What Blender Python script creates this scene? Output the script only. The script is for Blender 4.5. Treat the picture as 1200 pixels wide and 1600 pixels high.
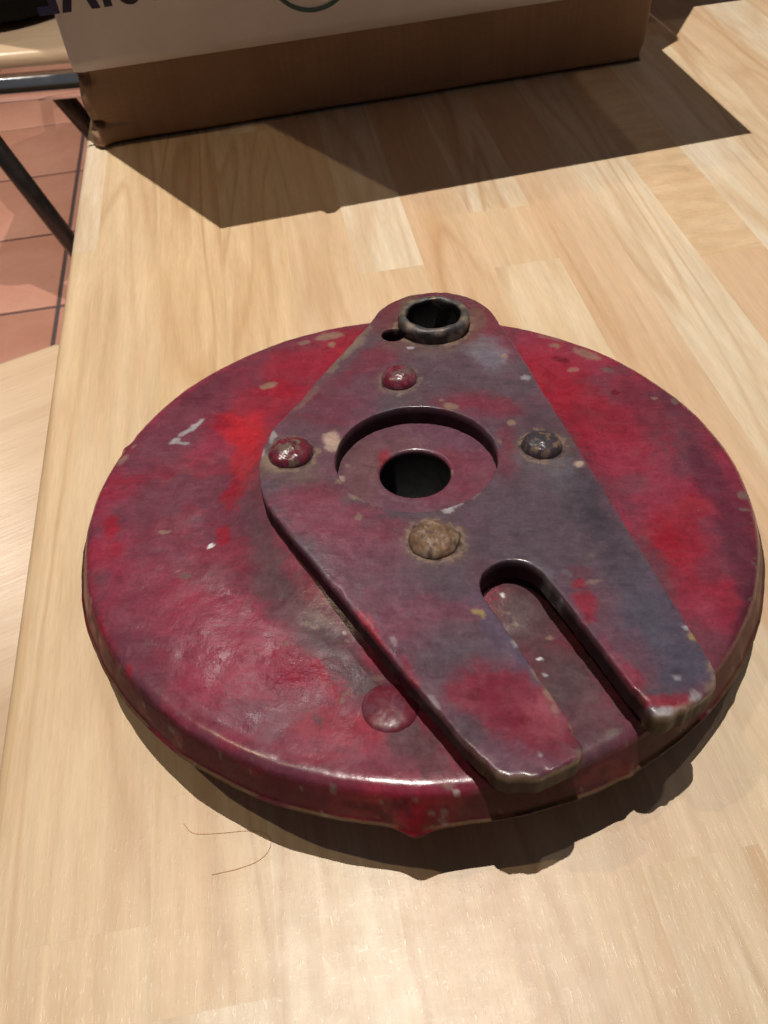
import bpy, bmesh, math, random
import numpy as np
from mathutils import Vector, Matrix
from mathutils.geometry import delaunay_2d_cdt

random.seed(7)
for o in list(bpy.data.objects):
    bpy.data.objects.remove(o)
scene = bpy.context.scene
COL = scene.collection
MM = 0.001

# ------------------------------------------------------------------ camera
cam_d = bpy.data.cameras.new('camera')
cam = bpy.data.objects.new('camera', cam_d)
COL.objects.link(cam)
right = Vector((0.9839780, -0.1685470, -0.0581301))
down = Vector((-0.1658047, -0.7452078, -0.6458901))
fwd = Vector((0.0655438, 0.6451799, -0.7612141))
M = Matrix.Identity(4)
for i in range(3):
    M[i][0], M[i][1], M[i][2] = right[i], -down[i], -fwd[i]
M[0][3], M[1][3], M[2][3] = -0.0240916, -0.1474782, 0.1846882
cam.matrix_world = M
cam_d.sensor_fit = 'VERTICAL'
cam_d.sensor_height = 36.0
cam_d.sensor_width = 27.0
cam_d.lens = 29.025
cam_d.clip_start = 0.01
cam_d.clip_end = 60.0
cam_d.dof.use_dof = True
cam_d.dof.focus_distance = 0.235
cam_d.dof.aperture_fstop = 42.0
scene.camera = cam

# ------------------------------------------------------------------ world: dim room
world = bpy.data.worlds.new('World')
scene.world = world
world.use_nodes = True
bg = world.node_tree.nodes['Background']
# dim walls, brighter ceiling
wt = world.node_tree
tcw = wt.nodes.new('ShaderNodeTexCoord'); sxw = wt.nodes.new('ShaderNodeSeparateXYZ'); rpw = wt.nodes.new('ShaderNodeValToRGB')
wt.links.new(tcw.outputs['Generated'], sxw.inputs[0]); wt.links.new(sxw.outputs['Z'], rpw.inputs[0]); wt.links.new(rpw.outputs[0], bg.inputs['Color'])
ew = rpw.color_ramp.elements
ew[0].position = 0.0; ew[0].color = (.32, .19, .10, 1)
ew[1].position = 0.62; ew[1].color = (.90, .90, .98, 1)
q_ = ew.new(.30); q_.color = (.36, .24, .15, 1)
q_ = ew.new(.42); q_.color = (.78, .70, .66, 1)
bg.inputs['Strength'].default_value = 0.075

# ------------------------------------------------------------------ ceiling spots of the room
def lamp(name, loc, power, radius, colour):
    d = bpy.data.lights.new(name, 'POINT')
    d.energy = power
    d.shadow_soft_size = radius
    d.color = colour
    o = bpy.data.objects.new(name, d)
    COL.objects.link(o)
    o.location = loc
    return o
mainl = lamp('ceiling_lamp', (-0.03, 0.133, 1.60), 10.0, 0.005, (1.0, 0.955, 0.87))
md = bpy.data.lights.new('ceiling_spot', 'SPOT'); md.energy = 120.0; md.shadow_soft_size = .005; md.color = (1.0, .95, .87)
md.spot_size = math.radians(88); md.spot_blend = 1.0
mainl.data = md
mainl.rotation_euler = Vector((0.0, 0.52, -1.6)).to_track_quat('-Z', 'Y').to_euler()
lamp('ceiling_lamp', (-0.68, 0.24, 1.60), 15.0, 0.012, (1.0, 0.78, 0.50))
lamp('ceiling_lamp', (0.35, 0.24, 1.60), 4.5, 0.012, (1.0, 0.84, 0.64))
lamp('ceiling_lamp', (-0.10, 1.42, 1.60), 4.5, 0.020, (1.0, 0.95, 0.90))
sp = lamp('ceiling_lamp', (-1.20, 1.80, 1.60), 110.0, 0.030, (1.0, 0.93, 0.82))
spd = bpy.data.lights.new('ceiling_spot', 'SPOT'); spd.energy = 150.0; spd.shadow_soft_size = .03; spd.color = (1.0, .93, .82)
spd.spot_size = math.radians(98); spd.spot_blend = .45
sp.data = spd

scene.view_settings.view_transform = 'Standard'
scene.view_settings.look = 'None'
scene.view_settings.exposure = 0.0
scene.view_settings.gamma = 1.0
scene.render.engine = 'CYCLES'
scene.cycles.max_bounces = 8

# ------------------------------------------------------------------ object helpers
def link(name, me, mat=None, parent=None):
    o = bpy.data.objects.new(name, me)
    COL.objects.link(o)
    if mat is not None and me is not None and len(me.materials) == 0:
        me.materials.append(mat)
    if parent is not None:
        o.parent = parent
    return o

def tag(o, label=None, cat=None, group=None, kind=None):
    if label: o['label'] = label
    if cat: o['category'] = cat
    if group: o['group'] = group
    if kind: o['kind'] = kind
    return o

def empty(name, loc=(0, 0, 0), rotz=0.0):
    o = bpy.data.objects.new(name, None)
    o.empty_display_size = 0.02
    COL.objects.link(o)
    o.location = loc
    o.rotation_euler = (0, 0, rotz)
    return o

def pymesh(name, V, Fc, smooth=True):
    me = bpy.data.meshes.new(name)
    me.from_pydata([tuple(v) for v in V], [], [tuple(f) for f in Fc])
    me.update()
    if smooth:
        me.polygons.foreach_set('use_smooth', [True] * len(me.polygons))
    return me

def fix_normals(me):
    bm = bmesh.new(); bm.from_mesh(me)
    bmesh.ops.recalc_face_normals(bm, faces=bm.faces)
    bm.to_mesh(me); bm.free()

def box_mesh(name, x0, x1, y0, y1, z0, z1, bevel=0.0, seg=2):
    bm = bmesh.new()
    bmesh.ops.create_cube(bm, size=1.0)
    for v in bm.verts:
        v.co = Vector(((x0 + x1) / 2 + v.co.x * (x1 - x0), (y0 + y1) / 2 + v.co.y * (y1 - y0), (z0 + z1) / 2 + v.co.z * (z1 - z0)))
    if bevel > 0:
        bmesh.ops.bevel(bm, geom=list(bm.edges), offset=bevel, segments=seg, profile=0.5, affect='EDGES')
    me = bpy.data.meshes.new(name)
    bm.to_mesh(me); bm.free()
    if bevel > 0:
        me.polygons.foreach_set('use_smooth', [True] * len(me.polygons))
    return me

def tube_mesh(name, pts, r, seg=20, closed=False):
    pts = [Vector(p) for p in pts]
    n = len(pts)
    V, Fc = [], []
    up = None
    for i, p in enumerate(pts):
        a = pts[(i - 1) % n] if (closed or i > 0) else pts[i]
        b = pts[(i + 1) % n] if (closed or i < n - 1) else pts[i]
        t = (b - a).normalized()
        if up is None:
            up = Vector((0, 0, 1)) if abs(t.z) < 0.9 else Vector((1, 0, 0))
        s = t.cross(up).normalized()
        up = s.cross(t).normalized()
        rr = r[i] if hasattr(r, '__len__') else r
        for k in range(seg):
            th = 2 * math.pi * k / seg
            V.append(p + s * math.cos(th) * rr + up * math.sin(th) * rr)
    m = n if closed else n - 1
    for i in range(m):
        for k in range(seg):
            j = (i + 1) % n
            Fc.append((i * seg + k, i * seg + (k + 1) % seg, j * seg + (k + 1) % seg, j * seg + k))
    if not closed:
        Fc.append(tuple(range(seg - 1, -1, -1)))
        Fc.append(tuple((n - 1) * seg + k for k in range(seg)))
    return pymesh(name, V, Fc)

def lathe_mesh(name, prof, seg=96, centre=(0, 0), wob=None):
    """prof: closed or open list of (r, h)"""
    V, Fc = [], []
    for k in range(seg):
        th = 2 * math.pi * k / seg
        for j, (r, h) in enumerate(prof):
            dr, dh = wob(th, j) if wob else (0, 0)
            V.append((centre[0] + (r + dr) * math.cos(th), centre[1] + (r + dr) * math.sin(th), h + dh))
    n = len(prof)
    for k in range(seg):
        for j in range(n - 1):
            a, b = k * n + j, ((k + 1) % seg) * n + j
            Fc.append((a, b, b + 1, a + 1))
    return pymesh(name, V, Fc)

# ------------------------------------------------------------------ numpy noise
def _hash(ix, iy, s):
    h = (ix.astype(np.int64) * 374761393 + iy.astype(np.int64) * 668265263 + s * 1442695041) & 0xffffffff
    h = ((h ^ (h >> 13)) * 1274126177) & 0xffffffff
    return ((h ^ (h >> 16)) & 0xffff) / 65535.0
def vnoise(x, y, s=0):
    ix, iy = np.floor(x), np.floor(y)
    fx, fy = x - ix, y - iy
    fx = fx * fx * fx * (fx * (fx * 6 - 15) + 10); fy = fy * fy * fy * (fy * (fy * 6 - 15) + 10)
    a, b = _hash(ix, iy, s), _hash(ix + 1, iy, s)
    c, d = _hash(ix, iy + 1, s), _hash(ix + 1, iy + 1, s)
    return (a * (1 - fx) + b * fx) * (1 - fy) + (c * (1 - fx) + d * fx) * fy
def fbm(x, y, s=0, oct=4):
    t, a, tot = 0, 1.0, 0
    for i in range(oct):
        t = t + a * vnoise(x * 2 ** i + 17.3 * i, y * 2 ** i + 9.1 * i, s + i); tot += a; a *= 0.5
    return t / tot
def sstep(x, a, b):
    t = np.clip((x - a) / (b - a), 0, 1)
    return t * t * (3 - 2 * t)

# ------------------------------------------------------------------ paint colours (aged paint, dirt and bare spots, a greyish ceiling sheen mixed in)
def srgb(c):
    return np.array([(v / 12.92 if v <= 0.04045 else ((v + 0.055) / 1.055) ** 2.4) for v in [q / 255 for q in c]])
_P = dict(red=(160, 52, 68), red2=(158, 46, 60), redhot=(160, 44, 56), orange=(192, 56, 66), darkred=(110, 36, 46), maroon=(118, 54, 66), rose=(153, 64, 84), rose2=(166, 82, 96),
          purple=(120, 70, 84), darkpurple=(100, 56, 70), plum=(116, 82, 97), magenta=(138, 74, 92), grime=(104, 74, 82), brown=(92, 78, 82), black=(50, 38, 44), darkgrey=(76, 68, 74),
          slate=(98, 86, 96), darkslate=(74, 70, 78), bluegrey=(88, 85, 101), blueslate=(97, 90, 108), greyblue=(112, 108, 118), bluewhite=(130, 127, 140), greybrown=(114, 97, 97),
          redmar=(130, 60, 75), redmar2=(150, 50, 66), blood=(132, 56, 72), chip=(152, 130, 114), greychip=(118, 110, 102), chipbrown=(116, 97, 88), pinkchip=(182, 156, 144), whitechip=(180, 174, 178),
          yellowchip=(156, 136, 100), white=(172, 168, 174), whitehot=(230, 230, 230), hubgrey=(120, 88, 93), hubred=(132, 70, 84), bare=(104, 84, 64), rust=(134, 108, 90))
PC = {k: np.clip((srgb(v) - 0.015) * 0.80, 0.004, 0.9) for k, v in _P.items()}
BARE = {'chip': 1, 'greychip': .8, 'chipbrown': .5, 'pinkchip': 1, 'whitechip': .8, 'yellowchip': 1, 'white': .7, 'whitehot': .2, 'bare': 1, 'rust': 1}

DISC_MARKS = [
    (-32.1,60.8,0.058,0.012,0.028,-0.095,'red',0.8,0.3),
    (-23.1,74.0,0.13,0.022,0.047,-0.154,'red2',0.7,0.4),
    (-46.8,40.1,0.08,0.025,0.049,-0.107,'red',0.8,0.35),
    (-42.8,46.8,0.165,0.023,-0.003,-0.197,'red2',0.6,0.4),
    (-52.8,25.0,0.095,-0.025,-0.153,-0.164,'orange',0.95,0.45),
    (-49.1,25.8,0.253,-0.05,-0.09,-0.111,'orange',0.9,0.5),
    (-47.9,9.8,0.227,0.017,-0.017,-0.08,'orange',0.85,0.45),
    (-49.5,-3.4,0.337,-0.023,-0.077,-0.159,'red2',0.75,0.5),
    (-60.8,30.0,0.169,0.015,-0.094,-0.335,'red2',0.9,0.6),
    (-79.3,4.0,0.182,0.06,0.052,-0.4,'red2',0.7,0.6),
    (-71.9,7.2,0.257,0.001,-0.119,-0.246,'red2',0.6,0.6),
    (-79.6,-15.7,0.417,0.122,0.0,-0.238,'red2',0.8,0.6),
    (-75.5,-23.8,0.6,0.172,0.001,-0.375,'red',0.7,0.6),
    (-49.6,-18.5,0.491,0.157,0.071,-0.274,'red2',0.8,0.7),
    (-67.3,11.3,0.246,0.056,-0.003,-0.448,'red',0.6,0.5),
    (-69.8,-8.4,0.143,0.036,-0.0,-0.104,'purple',0.6,0.3),
    (-69.8,30.7,0.035,0.024,0.094,-0.054,'purple',0.85,0.3),
    (-65.3,47.2,0.067,0.038,0.184,-0.14,'darkpurple',0.6,0.35),
    (-74.0,15.7,0.075,0.047,0.079,-0.071,'purple',0.7,0.3),
    (-62.9,-22.6,0.121,0.029,0.001,-0.181,'purple',0.55,0.3),
    (-64.8,-43.6,0.13,0.035,0.001,-0.09,'purple',0.5,0.3),
    (-43.7,-45.3,0.061,0.007,-0.012,-0.12,'rose',0.7,0.25),
    (-54.4,-31.3,0.104,0.023,0.001,-0.161,'rose',0.5,0.3),
    (-43.9,-59.7,0.078,0.004,-0.025,-0.135,'rose',0.65,0.25),
    (-29.2,-52.5,0.137,0.019,0.002,-0.159,'rose',0.45,0.3),
    (-32.1,-42.3,0.094,0.013,0.002,-0.176,'rose',0.5,0.3),
    (-39.2,-18.0,0.226,0.07,0.011,-0.037,'grime',0.75,0.3),
    (-31.0,-39.3,0.089,-0.041,-0.135,-0.153,'grime',0.75,0.3),
    (-17.4,-54.1,0.065,-0.046,-0.164,-0.151,'brown',0.75,0.3),
    (-6.7,-65.7,0.104,-0.056,-0.139,-0.181,'brown',0.8,0.35),
    (1.7,-77.7,0.103,-0.074,-0.146,-0.162,'brown',0.8,0.35),
    (-34.8,-29.1,0.419,0.175,0.033,-0.061,'brown',0.4,0.5),
    (-49.3,-32.3,0.103,-0.0,-0.074,-0.228,'grime',0.45,0.3),
    (-22.6,-70.7,0.093,0.011,0.004,-0.22,'purple',0.6,0.3),
    (-45.7,-71.1,0.13,-0.037,-0.12,-0.215,'purple',0.5,0.3),
    (-31.8,-72.4,0.123,0.001,-0.04,-0.226,'plum',0.4,0.3),
    (-16.6,-73.6,0.125,-0.007,-0.046,-0.261,'red',0.65,0.45),
    (-20.2,-79.6,0.11,-0.001,-0.052,-0.395,'rose',0.5,0.4),
    (-17.5,-80.9,0.259,0.027,0.015,-0.712,'red',0.5,0.5),
    (-4.6,-82.1,0.132,-0.004,-0.027,-0.364,'purple',0.5,0.4),
    (-18.3,-62.3,0.683,0.403,0.082,-0.109,'red',0.6,0.7),
    (-8.3,-73.5,0.198,-0.133,-0.479,-0.543,'red',0.4,0.5),
    (40.7,48.7,0.076,-0.033,-0.059,-0.052,'red',0.8,0.3),
    (35.1,52.3,0.111,-0.046,-0.101,-0.09,'red2',0.6,0.35),
    (46.5,32.3,0.08,-0.037,-0.057,-0.051,'red2',0.6,0.3),
    (55.8,20.3,0.064,-0.043,-0.075,-0.044,'red',0.8,0.3),
    (58.8,6.5,0.066,-0.036,-0.076,-0.072,'rose',0.7,0.3),
    (53.5,29.2,0.104,-0.038,-0.108,-0.16,'maroon',0.4,0.35),
    (66.7,32.1,0.093,-0.063,-0.163,-0.086,'maroon',0.6,0.3),
    (65.7,-17.8,0.085,-0.088,-0.109,-0.042,'red2',0.75,0.3),
    (62.5,-22.2,0.22,0.066,0.088,-0.105,'redhot',0.6,0.4),
    (71.3,-6.2,0.282,-0.061,-0.0,-0.299,'red2',0.7,0.5),
    (68.6,-32.6,0.114,-0.026,0.001,-0.087,'red',0.6,0.3),
    (65.9,-44.1,0.142,-0.032,0.001,-0.14,'rose',0.5,0.3),
    (39.4,17.6,0.202,0.052,0.049,-0.058,'grime',0.7,0.3),
    (46.9,-6.1,0.214,0.061,0.056,-0.068,'grime',0.6,0.3),
    (57.1,1.3,0.196,-0.01,0.074,-0.291,'grime',0.45,0.4),
    (56.7,-32.7,0.222,0.054,0.051,-0.073,'grime',0.55,0.3),
    (62.6,-53.1,0.17,0.012,0.053,-0.124,'grime',0.6,0.3),
    (75.7,14.5,0.125,-0.093,-0.19,-0.1,'grime',0.5,0.4),
    (78.4,3.8,0.203,0.023,0.042,-0.061,'darkpurple',0.85,0.3),
    (80.1,-22.1,0.217,-0.034,0.011,-0.057,'darkpurple',0.8,0.3),
    (76.0,-42.2,0.294,-0.108,-0.014,-0.076,'darkpurple',0.8,0.35),
    (75.9,32.0,0.096,-0.065,-0.215,-0.118,'darkpurple',0.6,0.35),
    (72.5,-28.5,0.258,-0.061,0.001,-0.165,'purple',0.5,0.3),
    (73.0,-38.4,0.349,-0.086,0.002,-0.177,'red',0.45,0.4),
    (66.7,-53.0,0.184,-0.044,0.003,-0.228,'purple',0.5,0.3),
    (45.4,60.2,0.401,-0.102,-0.27,-0.507,'darkred',0.8,0.6),
    (59.5,42.4,0.649,-0.165,-0.242,-0.719,'darkred',0.8,0.7),
    (-72.8,-51.2,0.927,0.122,-0.029,-0.129,'redhot',0.7,0.5),
    (-63.5,-61.7,0.757,-0.159,-0.171,-0.308,'redhot',0.7,0.6),
    (-67.4,-58.3,0.852,0.25,0.008,-0.579,'black',0.6,0.6),
    (-58.8,-67.4,0.508,0.136,0.008,-0.447,'black',0.6,0.5),
    (-52.6,-71.2,0.303,-0.112,-0.408,-0.631,'black',0.6,0.5),
    (-71.4,-54.8,1.118,0.341,0.012,-0.935,'black',0.5,0.5),
    (-47.9,-76.5,0.208,-0.082,-0.464,-0.724,'redhot',0.55,0.5),
    (-1.8,-90.1,0.137,0.005,0.013,-0.557,'redhot',0.75,0.45),
    (6.8,-90.1,0.164,0.008,0.052,-0.651,'redhot',0.7,0.45),
    (-14.2,-89.0,0.134,-0.005,-0.079,-0.641,'redhot',0.45,0.4),
    (-30.0,-84.0,0.147,-0.031,-0.309,-0.8,'darkpurple',0.5,0.4),
    (14.7,-89.0,0.218,0.066,0.126,-0.311,'greychip',0.6,0.4),
    (44.1,-77.5,0.467,0.074,0.242,-0.596,'redhot',0.7,0.5),
    (38.0,-81.2,0.144,0.041,0.139,-0.276,'darkgrey',0.6,0.35),
    (21.7,2.8,0.583,-0.029,-0.002,-0.388,'grime',0.0,0.5),
    (25.9,-44.6,0.115,-0.009,0.001,-0.093,'brown',0.9,0.3),
    (32.7,-61.9,0.124,-0.013,0.001,-0.092,'brown',0.9,0.3),
    (36.6,-72.6,0.13,-0.017,0.003,-0.139,'grime',0.8,0.3),
    (41.1,-74.4,0.53,0.247,0.93,-1.266,'greychip',0.7,0.6),
    (34.0,-83.3,0.808,-0.229,-0.053,-0.301,'greychip',0.5,0.5),
    (-47.4,47.9,0.401,0.11,0.195,-0.538,'chip',0.95,0.85),
    (-30.6,75.8,0.207,0.035,0.116,-0.485,'chip',0.9,0.7),
    (-38.9,72.0,0.456,0.098,0.248,-0.806,'chip',0.8,0.8),
    (-29.5,70.6,0.933,0.087,-0.016,-0.645,'chip',0.8,0.8),
    (-20.1,67.7,0.456,0.176,0.579,-0.526,'chip',0.6,0.6),
    (-65.3,29.1,0.467,0.301,0.834,-0.574,'white',0.85,0.7),
    (-67.2,26.6,0.497,0.288,0.639,-0.565,'white',0.85,0.7),
    (-69.1,24.2,0.473,0.315,0.985,-0.677,'white',0.8,0.7),
    (-70.9,20.3,0.514,0.295,0.698,-0.688,'white',0.85,0.7),
    (-68.4,19.4,0.478,0.087,-0.153,-1.336,'white',0.75,0.7),
    (-64.9,-17.1,0.646,0.239,0.345,-1.323,'chip',0.9,0.8),
    (-51.9,-21.9,0.911,0.496,0.758,-1.032,'whitehot',1,0.9),
    (-55.9,-32.4,0.695,0.156,0.006,-0.956,'greychip',0.7,0.7),
    (-58.2,-30.7,1.552,0.358,0.019,-3.138,'chip',0.7,0.8),
    (-84.3,12.0,0.371,0.309,0.685,-0.349,'chip',0.8,0.7),
    (-82.7,18.1,1.137,0.733,1.301,-1.12,'chip',0.8,0.8),
    (-78.3,-39.9,1.582,0.496,0.007,-0.835,'chip',0.8,0.7),
    (-83.1,-26.7,2.412,0.762,0.003,-0.57,'greychip',0.6,0.6),
    (-71.4,-53.0,1.111,0.336,0.012,-0.922,'greychip',0.9,0.7),
    (-60.9,-65.0,1.171,0.321,0.016,-1.016,'greychip',0.9,0.7),
    (-51.4,-72.5,0.81,0.197,0.013,-0.724,'greychip',0.95,0.7),
    (-46.2,-81.0,0.396,-0.162,-1.411,-2.241,'chip',0.6,0.6),
    (-18.4,-91.1,0.62,-0.014,-0.189,-1.563,'greychip',0.85,0.75),
    (10.4,-88.2,1.17,-0.023,0.023,-0.961,'chip',0.8,0.7),
    (8.0,-86.0,0.899,-0.008,0.043,-1.878,'chip',0.7,0.7),
    (9.5,-86.9,1.627,-0.025,0.059,-2.525,'whitehot',0.5,0.7),
    (53.6,63.0,0.21,-0.074,-0.321,-0.382,'chip',0.75,0.6),
    (44.2,68.1,0.532,-0.105,-0.304,-0.84,'chip',0.8,0.7),
    (48.3,54.4,0.563,-0.065,-0.019,-0.95,'chip',0.7,0.7),
    (58.9,53.9,0.502,-0.123,-0.315,-0.898,'greychip',0.7,0.7),
    (43.4,72.7,0.214,-0.045,-0.41,-0.933,'chip',0.5,0.6),
    (70.4,38.9,1.071,-0.198,-0.024,-1.563,'chip',0.95,0.9),
    (75.8,37.3,0.584,-0.316,-0.687,-0.549,'greychip',0.8,0.7),
    (85.6,-3.3,0.554,-0.209,-0.181,-0.626,'greychip',0.9,0.6),
    (84.4,-8.6,0.699,-0.182,-0.001,-1.411,'greychip',0.8,0.7),
    (82.9,-28.4,2.251,-0.616,0.002,-0.351,'greychip',0.5,0.6),
    (-24.5,-47.1,0.747,0.035,-0.212,-2.169,'chip',0.7,0.8),
    (-22.0,-48.2,0.836,-0.028,-0.559,-2.733,'chip',0.6,0.8),
    (-14.6,-51.6,1.15,0.092,0.034,-2.79,'chip',0.6,0.8),
    (-15.2,-49.6,2.281,0.187,0.032,-2.747,'white',0.9,0.9),
    (-28.2,-52.3,1.061,-0.578,-1.452,-1.621,'chip',0.7,0.8),
    (-13.6,-65.5,0.781,0.452,1.069,-1.459,'chip',0.8,0.8),
    (-14.4,-67.4,1.469,0.124,0.027,-1.584,'chip',0.7,0.8),
    (-5.2,-65.4,0.658,0.11,0.225,-1.23,'chip',0.65,0.6),
    (-7.1,-61.5,0.801,0.043,0.023,-1.515,'chip',0.5,0.5),
    (-5.8,-68.5,0.825,0.041,0.013,-0.716,'red',0.5,0.6),
    (-9.3,-66.9,1.839,0.116,0.018,-1.055,'redhot',0.9,0.7),
    (-8.6,-83.1,2.627,0.171,0.079,-3.626,'white',0.8,0.8),
    (-20.9,-69.7,1.844,0.208,0.046,-2.574,'chip',0.6,0.7),
    (-19.0,-71.9,0.911,0.564,0.428,-0.589,'darkgrey',0.6,0.5),
    (-54.9,-69.7,0.79,0.078,-0.57,-3.278,'rose',0.5,0.5),
    (-45.4,-72.7,0.524,0.114,0.075,-4.072,'rose',0.4,0.5),
    (-60.3,-26.6,0.235,0.055,0.024,-5.077,'rose',0.4,0.7),
    (-63.5,-48.3,0.296,0.113,1.085,-5.6,'chip',0.35,0.7),
    (-58.4,-53.4,0.303,0.032,-1.101,-5.768,'chip',0.3,0.7),
    (20.9,-39.9,1.69,-0.093,0.018,-2.071,'whitehot',1,0.9),
    (28.5,-55.8,1.446,-0.128,0.032,-2.348,'whitehot',1,0.9),
    (29.1,-59.9,1.839,-0.17,0.046,-3.034,'white',0.9,0.9),
    (23.3,-46.6,1.158,-0.076,0.03,-2.726,'chip',0.8,0.8),
    (21.7,-44.0,0.982,-0.058,0.036,-3.56,'chip',0.6,0.8),
    (31.1,-50.0,1.18,-0.114,0.017,-1.405,'chip',0.7,0.8),
    (30.7,-65.1,0.752,-0.076,0.07,-4.221,'chip',0.3,0.6),
    (26.0,-60.3,0.525,-0.042,0.077,-5.064,'chip',0.3,0.6),
]
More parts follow.
